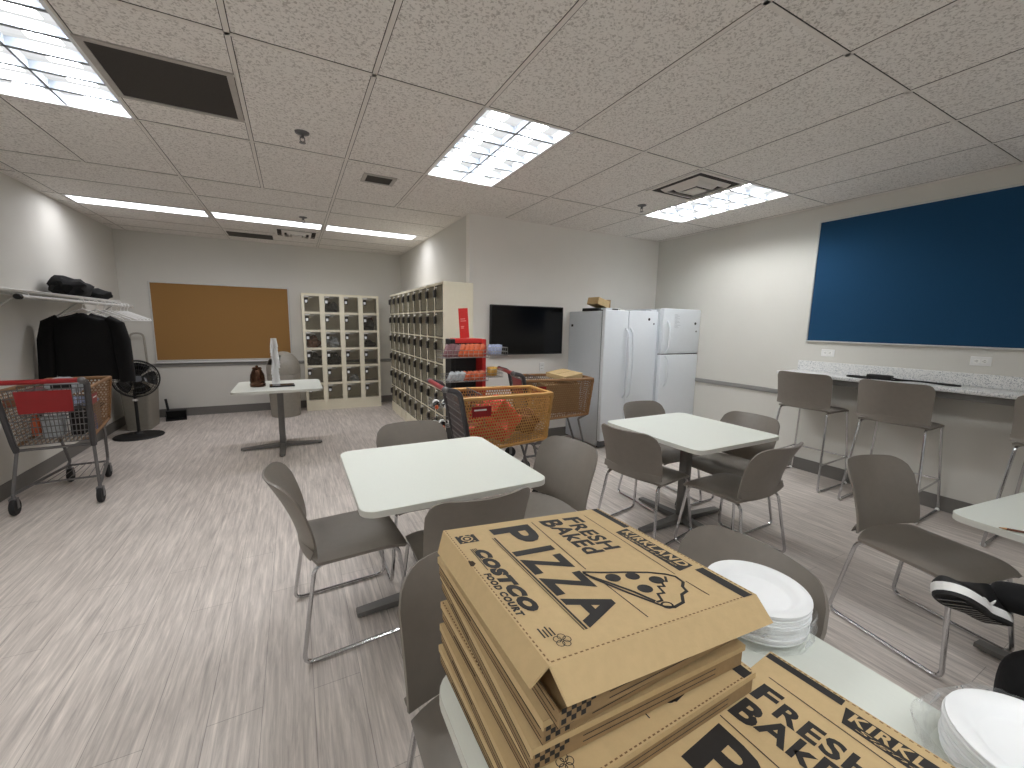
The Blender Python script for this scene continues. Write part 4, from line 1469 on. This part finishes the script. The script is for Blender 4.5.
# ------------------------------------------------------------------ pizza boxes
BW = .44
def text_polys(s, shear=0.0, offset=0.0, sp=1.0):
    cu = bpy.data.curves.new('tmp', 'FONT')
    cu.body = s
    cu.size = 1
    cu.offset = offset
    cu.shear = shear
    cu.space_character = sp
    cu.fill_mode = 'FRONT'
    cu.resolution_u = 3
    ob = bpy.data.objects.new('tmp', cu)
    C.objects.link(ob)
    dg = bpy.context.evaluated_depsgraph_get()
    me = ob.evaluated_get(dg).to_mesh()
    vs = [(v.co.x, v.co.y) for v in me.vertices]
    fs = [list(p.vertices) for p in me.polygons]
    ob.evaluated_get(dg).to_mesh_clear()
    bpy.data.objects.remove(ob)
    bpy.data.curves.remove(cu)
    return vs, fs

class Print:
    """flat printing in lid coordinates: u = towards the top of the lettering (+x), v = reading direction (-y)"""
    def __init__(s):
        s.mb = MB()
    def P(s, u, v, z):
        return (u * BW, -v * BW, z)
    def text(s, body, u0, u1, v0, v1, z=.0006, shear=0, offset=.02, sp=1.0, tilt=0.0):
        vs, fs = text_polys(body, shear, offset, sp)
        xs = [p[0] for p in vs]
        ys = [p[1] for p in vs]
        a, b, c, d = min(xs), max(xs), min(ys), max(ys)
        s.mb.add([s.P(u0 + (y - c) / (d - c) * (u1 - u0 - tilt * (v0 + (x - a) / (b - a) * (v1 - v0))), v0 + (x - a) / (b - a) * (v1 - v0), z) for x, y in vs], fs)
    def poly(s, pts, z=.0006):
        s.mb.add([s.P(u, v, z) for u, v in pts], [list(range(len(pts)))])
    def rect(s, u0, u1, v0, v1, z=.0006):
        s.poly([(u0, v0), (u0, v1), (u1, v1), (u1, v0)], z)
    def disc(s, u, v, ru, rv, z=.0006, n=20):
        s.poly([(u + ru * math.cos(2 * PI * k / n), v + rv * math.sin(2 * PI * k / n)) for k in range(n)], z)
    def ring(s, u, v, r, w, z=.0006, n=20, ecc=1.0):
        vs = []
        for k in range(n):
            a = 2 * PI * k / n
            vs += [s.P(u + r * ecc * math.cos(a), v + r * math.sin(a), z), s.P(u + (r - w) * ecc * math.cos(a), v + (r - w) * math.sin(a), z)]
        s.mb.add(vs, [(2 * k, 2 * ((k + 1) % n), 2 * ((k + 1) % n) + 1, 2 * k + 1) for k in range(n)])
    def stroke(s, pts, w, z=.0006, closed=False):
        n = len(pts)
        for k in range(n if closed else n - 1):
            a, b = Vector(pts[k]), Vector(pts[(k + 1) % n])
            d = (b - a)
            if d.length < 1e-6:
                continue
            d.normalize()
            q = Vector((-d.y, d.x)) * w / 2
            a2, b2 = a - d * w * .3, b + d * w * .3
            s.mb.add([s.P(*(a2 + q), z), s.P(*(b2 + q), z), s.P(*(b2 - q), z), s.P(*(a2 - q), z)], [(0, 1, 2, 3)])
        return s

def lid_print():
    k = Print()
    # emblem box, stripes and the small marks
    k.rect(.028, .128, .092, .176, .0005)
    k.text('COSTCO', .058, .126, .258, .757, shear=.22, offset=.085, sp=1.18)
    k.text('FOOD COURT', .022, .053, .462, .766, shear=.12, offset=.06, sp=1.15)
    for i in range(4):
        u = .030 + i * .0085 + .0
        k.poly([(u + .022, .240 + .0), (u + .026, .240), (u + .026 - .0, .44 - i * .045), (u + .022, .44 - i * .045)])
    for ch, v0, v1 in (('P', .072, .268), ('I', .332, .378), ('Z', .408, .552), ('Z', .572, .715), ('A', .728, .91)):
        k.text(ch, .222, .458, v0, v1, offset=.035, tilt=.062)
    k.rect(.205, .214, .168, .91)
    k.rect(.196, .200, .168, .91)
    k.text('F', .682, .788, .066, .155, shear=.06, offset=.04)
    k.text('RESH', .662, .760, .160, .475, shear=.06, offset=.035, sp=1.1)
    k.text('B', .530, .655, .060, .152, shear=.06, offset=.04)
    k.text('AkEd', .548, .655, .148, .480, shear=.06, offset=.035, sp=1.1)
    k.stroke([(.488, .058), (.456, .583)], .005)
    k.stroke([(.458, .68), (.458, .94)], .005)
    k.stroke([(.838, .07), (.805, .76)], .005)
    k.stroke([(.802, .82), (.804, .93)], .005)
    # strip along the far edge, and the name block
    k.rect(.945, .985, .004, .292)
    k.poly([(.857, .322), (.951, .304), (.951, .735), (.850, .748)])
    k.rect(.925, .978, .765, .996)
    # pizza slice
    o = [(.432, .600), (.50, .63), (.60, .665), (.70, .705), (.765, .745), (.79, .775), (.785, .82), (.752, .845), (.74, .875), (.70, .885), (.66, .925), (.60, .935), (.568, .918)]
    k.stroke(o + [(.50, .79), (.44, .66), (.428, .612)], .013, closed=True)
    k.stroke([(.745, .76), (.72, .79), (.70, .775), (.68, .815), (.655, .805), (.64, .85), (.61, .845), (.59, .885), (.565, .885)], .011)
    k.stroke([(.428, .625), (.475, .70), (.53, .80), (.56, .875)], .014)
    for u, v, r in ((.522, .683, .035), (.612, .704, .033), (.688, .765, .034), (.590, .797, .034)):
        k.disc(u, v, r, r * .85)
    k.ring(.585, .915, .022, .007, ecc=1.2)
    # recycling rosette
    for a in range(5):
        k.ring(.10 + .017 * math.cos(a * 1.2566), .925 + .017 * math.sin(a * 1.2566), .015, .003, n=12)
    for i in range(4):
        k.rect(.05 + i * .013, .056 + i * .013, .845 + (i % 2) * .01, .895)
    # light-coloured parts over black
    w = Print()
    w.text('KIRKLAND', .890, .944, .330, .727, .0011, .12, .03, 1.2)
    w.text('Signature', .861, .882, .36, .71, .0011, .4, -.004, 1.1)
    w2 = Print()
    w2.ring(.078, .134, .030, .008, .0011)
    w2.disc(.078, .134, .012, .012, .0011)
    for i in range(3):
        w2.rect(.04 + i * .03, .05 + i * .03, .096, .104, .0011)
        w2.rect(.04 + i * .03, .05 + i * .03, .164, .172, .0011)
    return k.mb, w.mb, w2.mb

def perf_line(mb, a, b, n, w, z):
    a, b = Vector(a), Vector(b)
    d = (b - a).normalized()
    q = Vector((-d.y, d.x)) * w
    for i in range(n):
        p = a.lerp(b, (i + .2) / n)
        r_ = a.lerp(b, (i + .75) / n)
        mb.add([(p.x + q.x, p.y + q.y, z), (r_.x + q.x, r_.y + q.y, z), (r_.x - q.x, r_.y - q.y, z), (p.x - q.x, p.y - q.y, z)], [(0, 1, 2, 3)])

def lid_printing(parent):
    k, w, w2 = lid_print()
    w2.build('emblem_print', M['card'], parent, smooth=False)
    k.build('black_lettering', M['ink'], parent, smooth=False)
    w.build('pale_lettering', M['card'], parent, smooth=False)
    p = MB()
    perf_line(p, (.004, -.004), (.004, -BW + .004), 46, .0012, .0004)
    perf_line(p, (.004, -BW + .004), (BW - .004, -BW + .004), 46, .0012, .0004)
    perf_line(p, (BW - .004, -.004), (BW - .004, -BW + .004), 46, .0012, .0004)
    p.build('crease_line', M['perf'], parent, smooth=False)

def checker(parent, x0, y, z0):
    m = MB()
    s_ = .008
    for i in range(7):
        for j in range(4):
            if (i + j) % 2 == 0 and not (i > 5 and j < 2):
                x = x0 + i * s_
                z = z0 + j * s_
                m.add([(x, y, z), (x + s_, y, z), (x + s_, y, z + s_), (x, y, z + s_)], [(0, 1, 2, 3)])
    for j in range(3):
        z = z0 + .004 + j * .010
        m.add([(x0 + .08, y, z), (x0 + .36, y, z), (x0 + .36, y, z + .0016), (x0 + .08, y, z + .0016)], [(0, 1, 2, 3)])
    m.build('checker_print', M['ink'], parent, smooth=False)

def pizza_box(label, loc, rz, top=True, open_lid=None, h=.043, group='pizza boxes stacked on the nearest table'):
    """origin: back-left bottom corner, lid extends +x and -y"""
    t = thing('pizza_box', label, 'pizza box', loc, rz, group)
    b = MB()
    e = .003
    W_ = BW - .006
    x0, x1, y0, y1 = .003, BW - .003, -BW + .003, -.003
    b.box(x0, x1, y0, y1, 0, .003)
    # side walls, leaning a little outwards; the left one has finger cuts
    wall = h - .006
    b.box(x0, x0 + e, y0, y1, .003, wall)
    b.box(x1 - e, x1, y0, y1, .003, wall)
    b.box(x0 + e, x1 - e, y0, y0 + e, .003, wall)
    b.box(x0 + e, x1 - e, y1 - e, y1, .003, wall)
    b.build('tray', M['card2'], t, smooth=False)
    k = MB()
    k.box(x0 - .0006, x0 - .0001, y0 + .01, y1 - .01, .0185, .0200)
    k.box(x0 - .0006, x0 - .0001, y0 + .17, y0 + .20, .024, .034)
    k.box(x0 - .0006, x0 - .0001, y0 + .05, y0 + .13, .028, .030)
    k.box(x0 - .0006, x0 - .0001, y0 + .25, y0 + .36, .010, .012)
    k.box(x0 - .0006, x0 - .0001, y0 + .004, y1 - .004, .0075, .0083)
    k.box(x0 - .0006, x0 - .0001, y0 + .004, y1 - .02, .030, .0308)
    k.box(x0 - .0006, x0 - .0001, y0 + .0, y1, .0, .0012)
    k.build('side_slot', M['kerf'], t, smooth=False)
    checker(t, x0 + .004, y0 - .0006, .004)
    if open_lid is None:
        l = MB().box(0, BW, -BW, 0, h - .0055, h - .0025)
        l.box(0, .0025, -BW, 0, h - .017, h - .0055)
        l.box(.0025, BW, -BW, -BW + .0025, h - .013, h - .0055)
        lid = l.build('lid', M['card'], t, smooth=False)
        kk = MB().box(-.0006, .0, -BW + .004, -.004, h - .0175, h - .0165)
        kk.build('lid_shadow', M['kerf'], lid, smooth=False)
        if top:
            g = bpy.data.objects.new('lid_print', None)
            C.objects.link(g)
            bpy.data.objects.remove(g)
            lid_printing_at(lid, h - .0025)
    return t

def lid_printing_at(lid, z):
    k, w, w2 = lid_print()
    p = MB()
    perf_line(p, (.004, -.004), (.004, -BW + .004), 46, .0012, .0004)
    perf_line(p, (.004, -BW + .004), (BW - .004, -BW + .004), 46, .0012, .0004)
    perf_line(p, (BW - .004, -.004), (BW - .004, -BW + .004), 46, .0012, .0004)
    for mb, n, m in ((k, 'black_lettering', M['ink']), (w, 'pale_lettering', M['card']), (w2, 'emblem_print', M['card']), (p, 'crease_line', M['perf'])):
        mb.v = [(v[0], v[1], v[2] + z) for v in mb.v]
        mb.build(n, m, lid, smooth=False)

ZT = .7395
pitch = .0442
lowers = [(.247, .788, 1.0), (.252, .795, -.6), (.258, .806, .8)]
names = ['bottom pizza box of the tall left stack, resting on the white table', 'second box up in the tall left pizza stack', 'third box up in the tall left pizza stack, printed lid showing in front']
for i, (x, y, a) in enumerate(lowers):
    pizza_box(names[i], (x, y, ZT + i * pitch), R(a), top=(i == 2))
ups = [(.270, .845, -2.0), (.262, .838, .6)]
names = ['fourth box up in the tall left pizza stack, set back', 'fifth box up in the tall left pizza stack, under the open one']
for i, (x, y, a) in enumerate(ups):
    pizza_box(names[i], (x, y, ZT + (3 + i) * pitch), R(a), top=False)
zt = ZT + 5 * pitch
t = pizza_box('topmost pizza box of the tall left stack, its large printed lid popped open', (.278, .815, zt), R(-.5), open_lid=True, h=.03)
# the popped lid: plane fitted to its four corners, with three loose flaps
c00, c10, c11, c01 = (Vector(p) for p in ((.274, .834, 1.019), (.712, .829, .985), (.709, .392, 1.006), (.271, .395, 1.042)))
ex = (c10 - c00).normalized()
ey = (c00 - c01)
ey = (ey - ex * ey.dot(ex)).normalized()
ez = ex.cross(ey)
Wm = Matrix((( ex.x, ey.x, ez.x, c00.x), (ex.y, ey.y, ez.y, c00.y), (ex.z, ey.z, ez.z, c00.z), (0, 0, 0, 1)))
lm = MB()
th = .003
lm.box(0, BW, -BW, 0, -th, 0)
def flap(a, b, out, drop, ta, tb):
    """flap hanging from edge a-b; out = horizontal outward vector, ta/tb = taper at the ends"""
    a, b, out = Vector(a), Vector(b), Vector(out)
    d = (b - a).normalized()
    p = [a, b, b - d * tb + out + Vector((0, 0, -drop)), a + d * ta + out + Vector((0, 0, -drop))]
    n = (p[1] - p[0]).cross(p[2] - p[0]).normalized() * th
    if n.z > 0:
        n = -n
    q = [v + n for v in p]
    lm.add(p + q, [(0, 1, 2, 3), (4, 7, 6, 5), (0, 4, 5, 1), (1, 5, 6, 2), (2, 6, 7, 3), (3, 7, 4, 0)])
flap((0, -BW, 0), (0, 0, 0), (-.020, 0, 0), .034, .012, .03)
flap((BW, -BW, 0), (0, -BW, 0), (0, -.030, 0), .036, -.006, .012)
flap((BW, 0, 0), (BW, -BW, 0), (.016, 0, 0), .034, .03, .012)
lid = lm.build('lid', M['card'], t, smooth=False)
lid.matrix_parent_inverse = Matrix.Identity(4)
tw = Matrix.Translation((.278, .815, zt)) @ Euler((0, 0, R(-.5))).to_matrix().to_4x4()
lid.matrix_local = tw.inverted() @ Wm
lid_printing(lid)
# tab cut in the left crease
kk = MB()
kk.disc = None
kk.add([(.001, -.150, .0006), (.010, -.152, .0006), (.012, -.163, .0006), (.004, -.172, .0006), (-.001, -.170, .0006)], [(0, 1, 2, 3, 4)])
kk.build('finger_hole', M['kerf'], lid, smooth=False)

ca, sa = math.cos(R(5)), math.sin(R(5))
xr, yr = .833 - BW * ca, .417 - BW * sa
for i, lab in enumerate(('lower pizza box of the short right stack, under another one', 'top pizza box of the short right stack in the lower right of the picture')):
    pizza_box(lab, (xr + .004 * (1 - i), yr - .004 * (1 - i), ZT + i * .0445), R(5 - .8 * (1 - i)), top=(i == 1))

# ------------------------------------------------------------------ foam plates
plate = MB()
prof = [(.001, .006), (.072, .006), (.077, .0085), (.086, .019), (.092, .0235), (.110, .0265), (.117, .024), (.1175, .021), (.110, .0235), (.093, .0205), (.088, .0165), (.079, .004), (.072, .002), (.001, .002)]
plate.lathe(prof, 48, cap=False)
p0 = None
stacks = [(1.005, .555, 13, 'in the wrapped stack beside the popped pizza box lid', 1.0, .0058), (.845, .70, 13, 'in the stack mostly hidden behind the popped pizza lid', 1.0, .0056), (1.03, .095, 10, 'in the loosely wrapped stack at the lower right corner', 1.0, .0062)]
for x, y, n, lab, sc, dz in stacks:
    for k in range(n):
        l = ('topmost foam plate ' if k == n - 1 else 'foam plate below the top ') + lab
        if p0 is None:
            p0 = plate.build('foam_plate', M['foam'], ang=60)
            tag(p0, l, 'plate', 'foam plates on the nearest table')
            o = p0
        else:
            o = dup(p0, label=l)
        o['group'] = 'foam plates ' + lab
        o.location = (x + rnd.uniform(-.002, .002), y + rnd.uniform(-.002, .002), ZT + .0005 + k * dz)
from mathutils import noise as _nz
def wrap_bag(x, y, h, seed, label, spill, r0=.121):
    P = []
    for i in range(12):
        u = i / 11
        row = []
        for k in range(61):
            a = 2 * PI * k / 60
            d = Vector((math.cos(a) * 1.6, math.sin(a) * 1.6, u * 2.2 + seed))
            q = _nz.noise(d * 2.1) + .5 * _nz.noise(d * 5)
            r_ = r0 + .007 * abs(q) + .006 * math.sin(u * PI) + (spill * max(0, math.cos(a - 2.4)) ** 6 * (u ** .5))
            z = .002 + h * u + .010 * q * u
            if u > .9:
                r_ += .004
            row.append((r_ * math.cos(a), r_ * math.sin(a), z))
        P.append(row)
    m = MB()
    n = 61
    m.add([p for r_ in P for p in r_], [(i * n + k, i * n + k + 1, (i + 1) * n + k + 1, (i + 1) * n + k) for i in range(11) for k in range(60)])
    o = m.build('plastic_wrap', M['wrap'], ang=180)
    o.location = (x, y, ZT + .0008)
    tag(o, label, 'wrapper')
wrap_bag(1.005, .555, .072, 3, 'crumpled clear plastic wrap round the plate stack beside the popped lid', .004)
wrap_bag(1.03, .095, .076, 11, 'crumpled clear plastic bag opened round the plate stack at the lower right', .045)

# ------------------------------------------------------------------ pencil on the right-edge table
t = thing('pencil', 'brown sharpened pencil lying on the white table at the right edge', 'pencil', (2.345, .44, ZT + .0005), R(-62))
q = TR(0, 0, .0045, 0, R(90))
MB().lathe([(.0001, .006), (.0016, .008)], 8, q).build('lead', M['black'], t)
MB().lathe([(.0016, .008), (.0045, .026)], 8, q).build('sharpened_tip', M['wood'], t)
MB().lathe([(.0045, .026), (.0045, .16), (.0001, .16)], 6, q).build('barrel', M['pencil'], t)
# ------------------------------------------------------------------ seated person at the right edge
def skin_mesh(name, verts, edges, radii, m, parent, sub=2, root=0):
    me = bpy.data.meshes.new(name)
    me.from_pydata(verts, edges, [])
    o = bpy.data.objects.new(name, me)
    C.objects.link(o)
    o.modifiers.new('Skin', 'SKIN')
    if not me.skin_vertices:
        bm = bmesh.new()
        bm.from_mesh(me)
        bm.verts.layers.skin.verify()
        bm.to_mesh(me)
        bm.free()
    for i, r_ in enumerate(radii):
        sv = me.skin_vertices[0].data[i]
        sv.radius = r_ if isinstance(r_, tuple) else (r_, r_)
        sv.use_root = (i == root)
    s = o.modifiers.new('Sub', 'SUBSURF')
    s.levels = sub
    s.render_levels = sub
    # bake to a plain mesh
    dg = bpy.context.evaluated_depsgraph_get()
    nm = bpy.data.meshes.new_from_object(o.evaluated_get(dg))
    bpy.data.objects.remove(o)
    nm.name = name
    nm.materials.clear()
    nm.materials.append(m)
    nm.polygons.foreach_set('use_smooth', [True] * len(nm.polygons))
    o = bpy.data.objects.new(name, nm)
    C.objects.link(o)
    if parent:
        o.parent = parent
    return o

PX, PY = 2.03, -.05
t = thing('person', 'seated person in black at the right edge, black and white sneaker raised', 'person', (0, 0, 0))
fx = Vector((-.755, .656, 0))            # facing direction
rx = Vector((.656, .755, 0))             # the sitter's right
O = Vector((1.985, -.09, 0))
def bp(f, r_, z):
    p = O + fx * f + rx * r_
    return (p.x, p.y, z)
heel = Vector((1.96, .318, .555))
toe = Vector((1.725, .392, .675))
ax = (toe - heel).normalized()
soln = Vector((-.72, -.25, -.62))
zz = -(soln - ax * soln.dot(ax)).normalized()
yy = zz.cross(ax)
Ts = Matrix(((ax.x, yy.x, zz.x, heel.x), (ax.y, yy.y, zz.y, heel.y), (ax.z, yy.z, zz.z, heel.z), (0, 0, 0, 1)))
ANK = heel + ax * .055 + zz * .085
KNEE_L = Vector((2.0, -.06, .72))
V, E_, RR = [], [], []
def node(p, r_, parent=None):
    V.append(tuple(p))
    RR.append(r_)
    if parent is not None:
        E_.append((parent, len(V) - 1))
    return len(V) - 1
pel = node(bp(0, 0, .55), (.15, .11))
ab = node(bp(-.03, 0, .70), (.14, .10), pel)
chs = node(bp(-.04, 0, .92), (.155, .11), ab)
nb = node(bp(-.03, 0, 1.08), (.07, .06), chs)
nk = node(bp(-.01, 0, 1.15), .052, nb)
hd = node(bp(.01, 0, 1.22), .075, nk)
hd2 = node(bp(.015, 0, 1.31), .088, hd)
hd3 = node(bp(.01, 0, 1.38), .06, hd2)
for s in (1, -1):
    sh = node(bp(-.03, s * .18, 1.02), .062, chs)
    el = node(bp(.02, s * .26, .78), .045, sh)
    wr = node(bp(.18, s * .13, .70), .03, el)
    pm = node(bp(.24, s * .11, .69), (.036, .016), wr)
    for k, (dy, ln) in enumerate(((-.03, .055), (-.01, .068), (.01, .064), (.03, .05))):
        f1 = node(bp(.27, s * .11 + dy, .688), .0095, pm)
        f2 = node(bp(.27 + ln * .6, s * .11 + dy, .675), .0085, f1)
        node(bp(.27 + ln, s * .11 + dy, .655), .0075, f2)
    th = node(bp(.23, s * .11 - s * .045, .695), .010, wr)
    node(bp(.265, s * .11 - s * .06, .688), .0085, th)
hr = node(bp(.05, .10, .55), .085, pel)
kr = node(bp(.34, .14, .525), .062, hr)
sr = node(bp(.32, .145, .28), .052, kr)
ar = node(bp(.28, .145, .09), .038, sr)
hl_ = node(bp(.07, -.11, .55), .095, pel)
kl = node(KNEE_L, .072, hl_)
sl = node(KNEE_L.lerp(ANK, .5), .06, kl)
al = node(ANK, .045, sl)
body = skin_mesh('body', V, E_, RR, M['cloth'], t, 2, 0)
body.data.materials.append(M['skin'])
for p in body.data.polygons:
    c_ = p.center
    fwd = (Vector((c_.x, c_.y, 0)) - O).dot(fx)
    if c_.z > 1.10 or (fwd > .20 and c_.z > .64 and abs((Vector((c_.x, c_.y, 0)) - O).dot(rx)) < .26 and c_.z < .73 and (Vector(c_) - KNEE_L).length > .16 and (Vector(c_) - ANK).length > .2):
        p.material_index = 1
# face and hair
Hc = Vector(bp(.015, 0, 1.30))
def hp(f, r_, z):
    p = Hc + fx * f + rx * r_
    return (p.x, p.y, Hc.z + z)
hm = MB().sphere(hp(-.045, 0, .052), .096, (1.0, 1.0, .95), 3, .12, 2)
hm.build('hair', M['hair'], t)
fm = MB()
fm.sphere(hp(.092, 0, -.012), .013, (1, 1, 1.5), 2)
fm.build('nose', M['skin'], t)
for s in (-1, 1):
    MB().sphere(hp(.083, s * .032, .012), .009, (1, 1, .8), 2).build('eye', M['white'], t)
    MB().sphere(hp(.0, s * .092, -.005), .022, (.6, .6, 1.3), 2).build('ear', M['skin'], t)
MB().sphere(hp(.083, 0, -.05), .018, (1, 1, .35), 2).build('mouth', mat('lips', (150, 90, 84), .6), t)

# sneakers
def sneaker(name, T_):
    """heel at the origin, toe along +X, sole facing -Z, width along Y"""
    L_ = .285
    def outline(k):
        u = k
        w = .036 + .012 * math.sin(min(1, u * 1.1) * PI * .5) - .010 * math.exp(-((u - .42) / .14) ** 2) + .004 * math.exp(-((u - .72) / .12) ** 2)
        if u < .10:
            w *= math.sqrt(max(0, 1 - ((.10 - u) / .10) ** 2)) * .999 + .001
        if u > .84:
            w *= math.sqrt(max(0, 1 - ((u - .84) / .16) ** 2)) * .999 + .001
        return w
    us = [0, .01, .03, .06, .10] + [.10 + .74 * i / 14 for i in range(1, 15)] + [.88, .92, .95, .975, .99, 1.0]
    def ring(scale, z0, fn=None):
        up = []
        for u in us:
            up.append((u * L_, outline(u) * scale, z0 + (fn(u) if fn else 0)))
        dn = [(x, -y, z) for x, y, z in up[::-1]]
        return up + dn
    spring = lambda u: .016 * max(0, (u - .62) / .38) ** 2 + .004 * max(0, (.1 - u) / .1)
    def loft(rings, m, nm, parent):
        mb = MB()
        n = len(rings[0])
        mb.add([p for r_ in rings for p in r_], [(k * n + i, k * n + (i + 1) % n, (k + 1) * n + (i + 1) % n, (k + 1) * n + i) for k in range(len(rings) - 1) for i in range(n)] + [list(range(n))[::-1], [(len(rings) - 1) * n + i for i in range(n)]], T_)
        return mb.build(nm, m, parent, ang=40)
    s = loft([ring(.93, -.006, spring), ring(1.0, 0, spring), ring(1.0, .005, spring)], M['rubber'], 'outsole', t)
    loft([ring(1.01, .0051, spring), ring(1.05, .012, spring), ring(1.0, .030, spring)], M['white'], 'midsole', t)
    top = lambda u: .070 - .052 * max(0, min(1, (u - .30) / .62)) ** 1.1 + spring(u)
    rings = []
    for q in range(6):
        f = q / 5
        rings.append([(p[0] * (1 - .02 * f) + .004 * f, p[1], p[2]) for p in ring(.97 - .42 * f ** 2.2, .0301, lambda u, f=f: spring(u) * (1 - f) + f * (top(u) - .0))])
    loft(rings, M['black'], 'upper', t)
    # tread pattern on the outsole
    tm = MB()
    for i in range(9):
        x = .03 + i * .027
        w = outline(x / L_) * .7
        z = -.0068 + spring(x / L_)
        tm.box(x, x + .013, -w, w, z - .002, z, T_)
    tm.build('tread', M['blackgloss'], t, smooth=False)
    # curved white stripe on each flank
    for sgn in (-1, 1):
        sw = MB()
        pts = []
        for k in range(9):
            f = k / 8
            x = L_ * (.28 + .42 * f)
            zz = .036 + .022 * (1 - f) - .020 * math.sin(f * PI)
            u = x / L_
            ff = (zz - .0301) / max(.01, top(u) - .0301)
            ff = max(0, min(1, ff))
            y = outline(u) * (.97 - .42 * ff ** 2.2) + .0012
            pts.append((x, sgn * y, zz + spring(u) * .5))
        sw.tube(pts, [.0015 + .003 * math.sin(PI * min(1, k / 8 * 1.0)) for k in range(9)], 6, T_)
        sw.build('curved_stripe', M['white'], t)
    lc = MB()
    for i in range(5):
        x = L_ * (.42 + .07 * i)
        z = top(x / L_) + .003
        w = outline(x / L_) * .5
        lc.tube([(x, -w, z - .006), (x, 0, z + .001), (x + .004, w, z - .006)], .0022, 5, T_)
    lc.build('laces', M['black'], t)
# raised shoe: heel near the ankle, toe pointing away from the leg, sole towards the camera
sneaker('raised', Ts)
f2 = Vector(bp(.25, .145, .006))
sneaker('grounded', Matrix.Translation(f2) @ Matrix(((fx.x, -fx.y, 0, 0), (fx.y, fx.x, 0, 0), (0, 0, 1, 0), (0, 0, 0, 1))))

# ------------------------------------------------------------------ camera, world
cam = bpy.data.cameras.new('camera')
co = bpy.data.objects.new('camera', cam)
C.objects.link(co)
yaw, pitch_, roll = 0.48750745755283276, 0.14278931976804926, 0.01790324926005967
fwd = Vector((math.sin(yaw) * math.cos(pitch_), math.cos(yaw) * math.cos(pitch_), -math.sin(pitch_)))
rt = Vector((math.cos(yaw), -math.sin(yaw), 0))
up = rt.cross(fwd)
cr_, sr_ = math.cos(roll), math.sin(roll)
X_ = rt * cr_ + up * sr_
Y_ = up * cr_ - rt * sr_
co.matrix_world = Matrix(((X_.x, Y_.x, -fwd.x, 0), (X_.y, Y_.y, -fwd.y, 0), (X_.z, Y_.z, -fwd.z, 1.478), (0, 0, 0, 1)))
cam.sensor_width = 36
cam.lens = 411.242 / 1024 * 36
cam.clip_start = .02
SC.camera = co
w = bpy.data.worlds.new('room_ambient')  # fill light that enters by the added opening behind the camera
SC.world = w
w.use_nodes = True
w.node_tree.nodes['Background'].inputs[0].default_value = (.8, .8, .8, 1)
w.node_tree.nodes['Background'].inputs[1].default_value = 0.4
SC.view_settings.view_transform = 'Standard'
SC.view_settings.look = 'None'
SC.view_settings.exposure = 0.45
SC.cycles.use_denoising = True
SC.cycles.max_bounces = 10
SC.cycles.diffuse_bounces = 6
SC.cycles.sample_clamp_indirect = 6
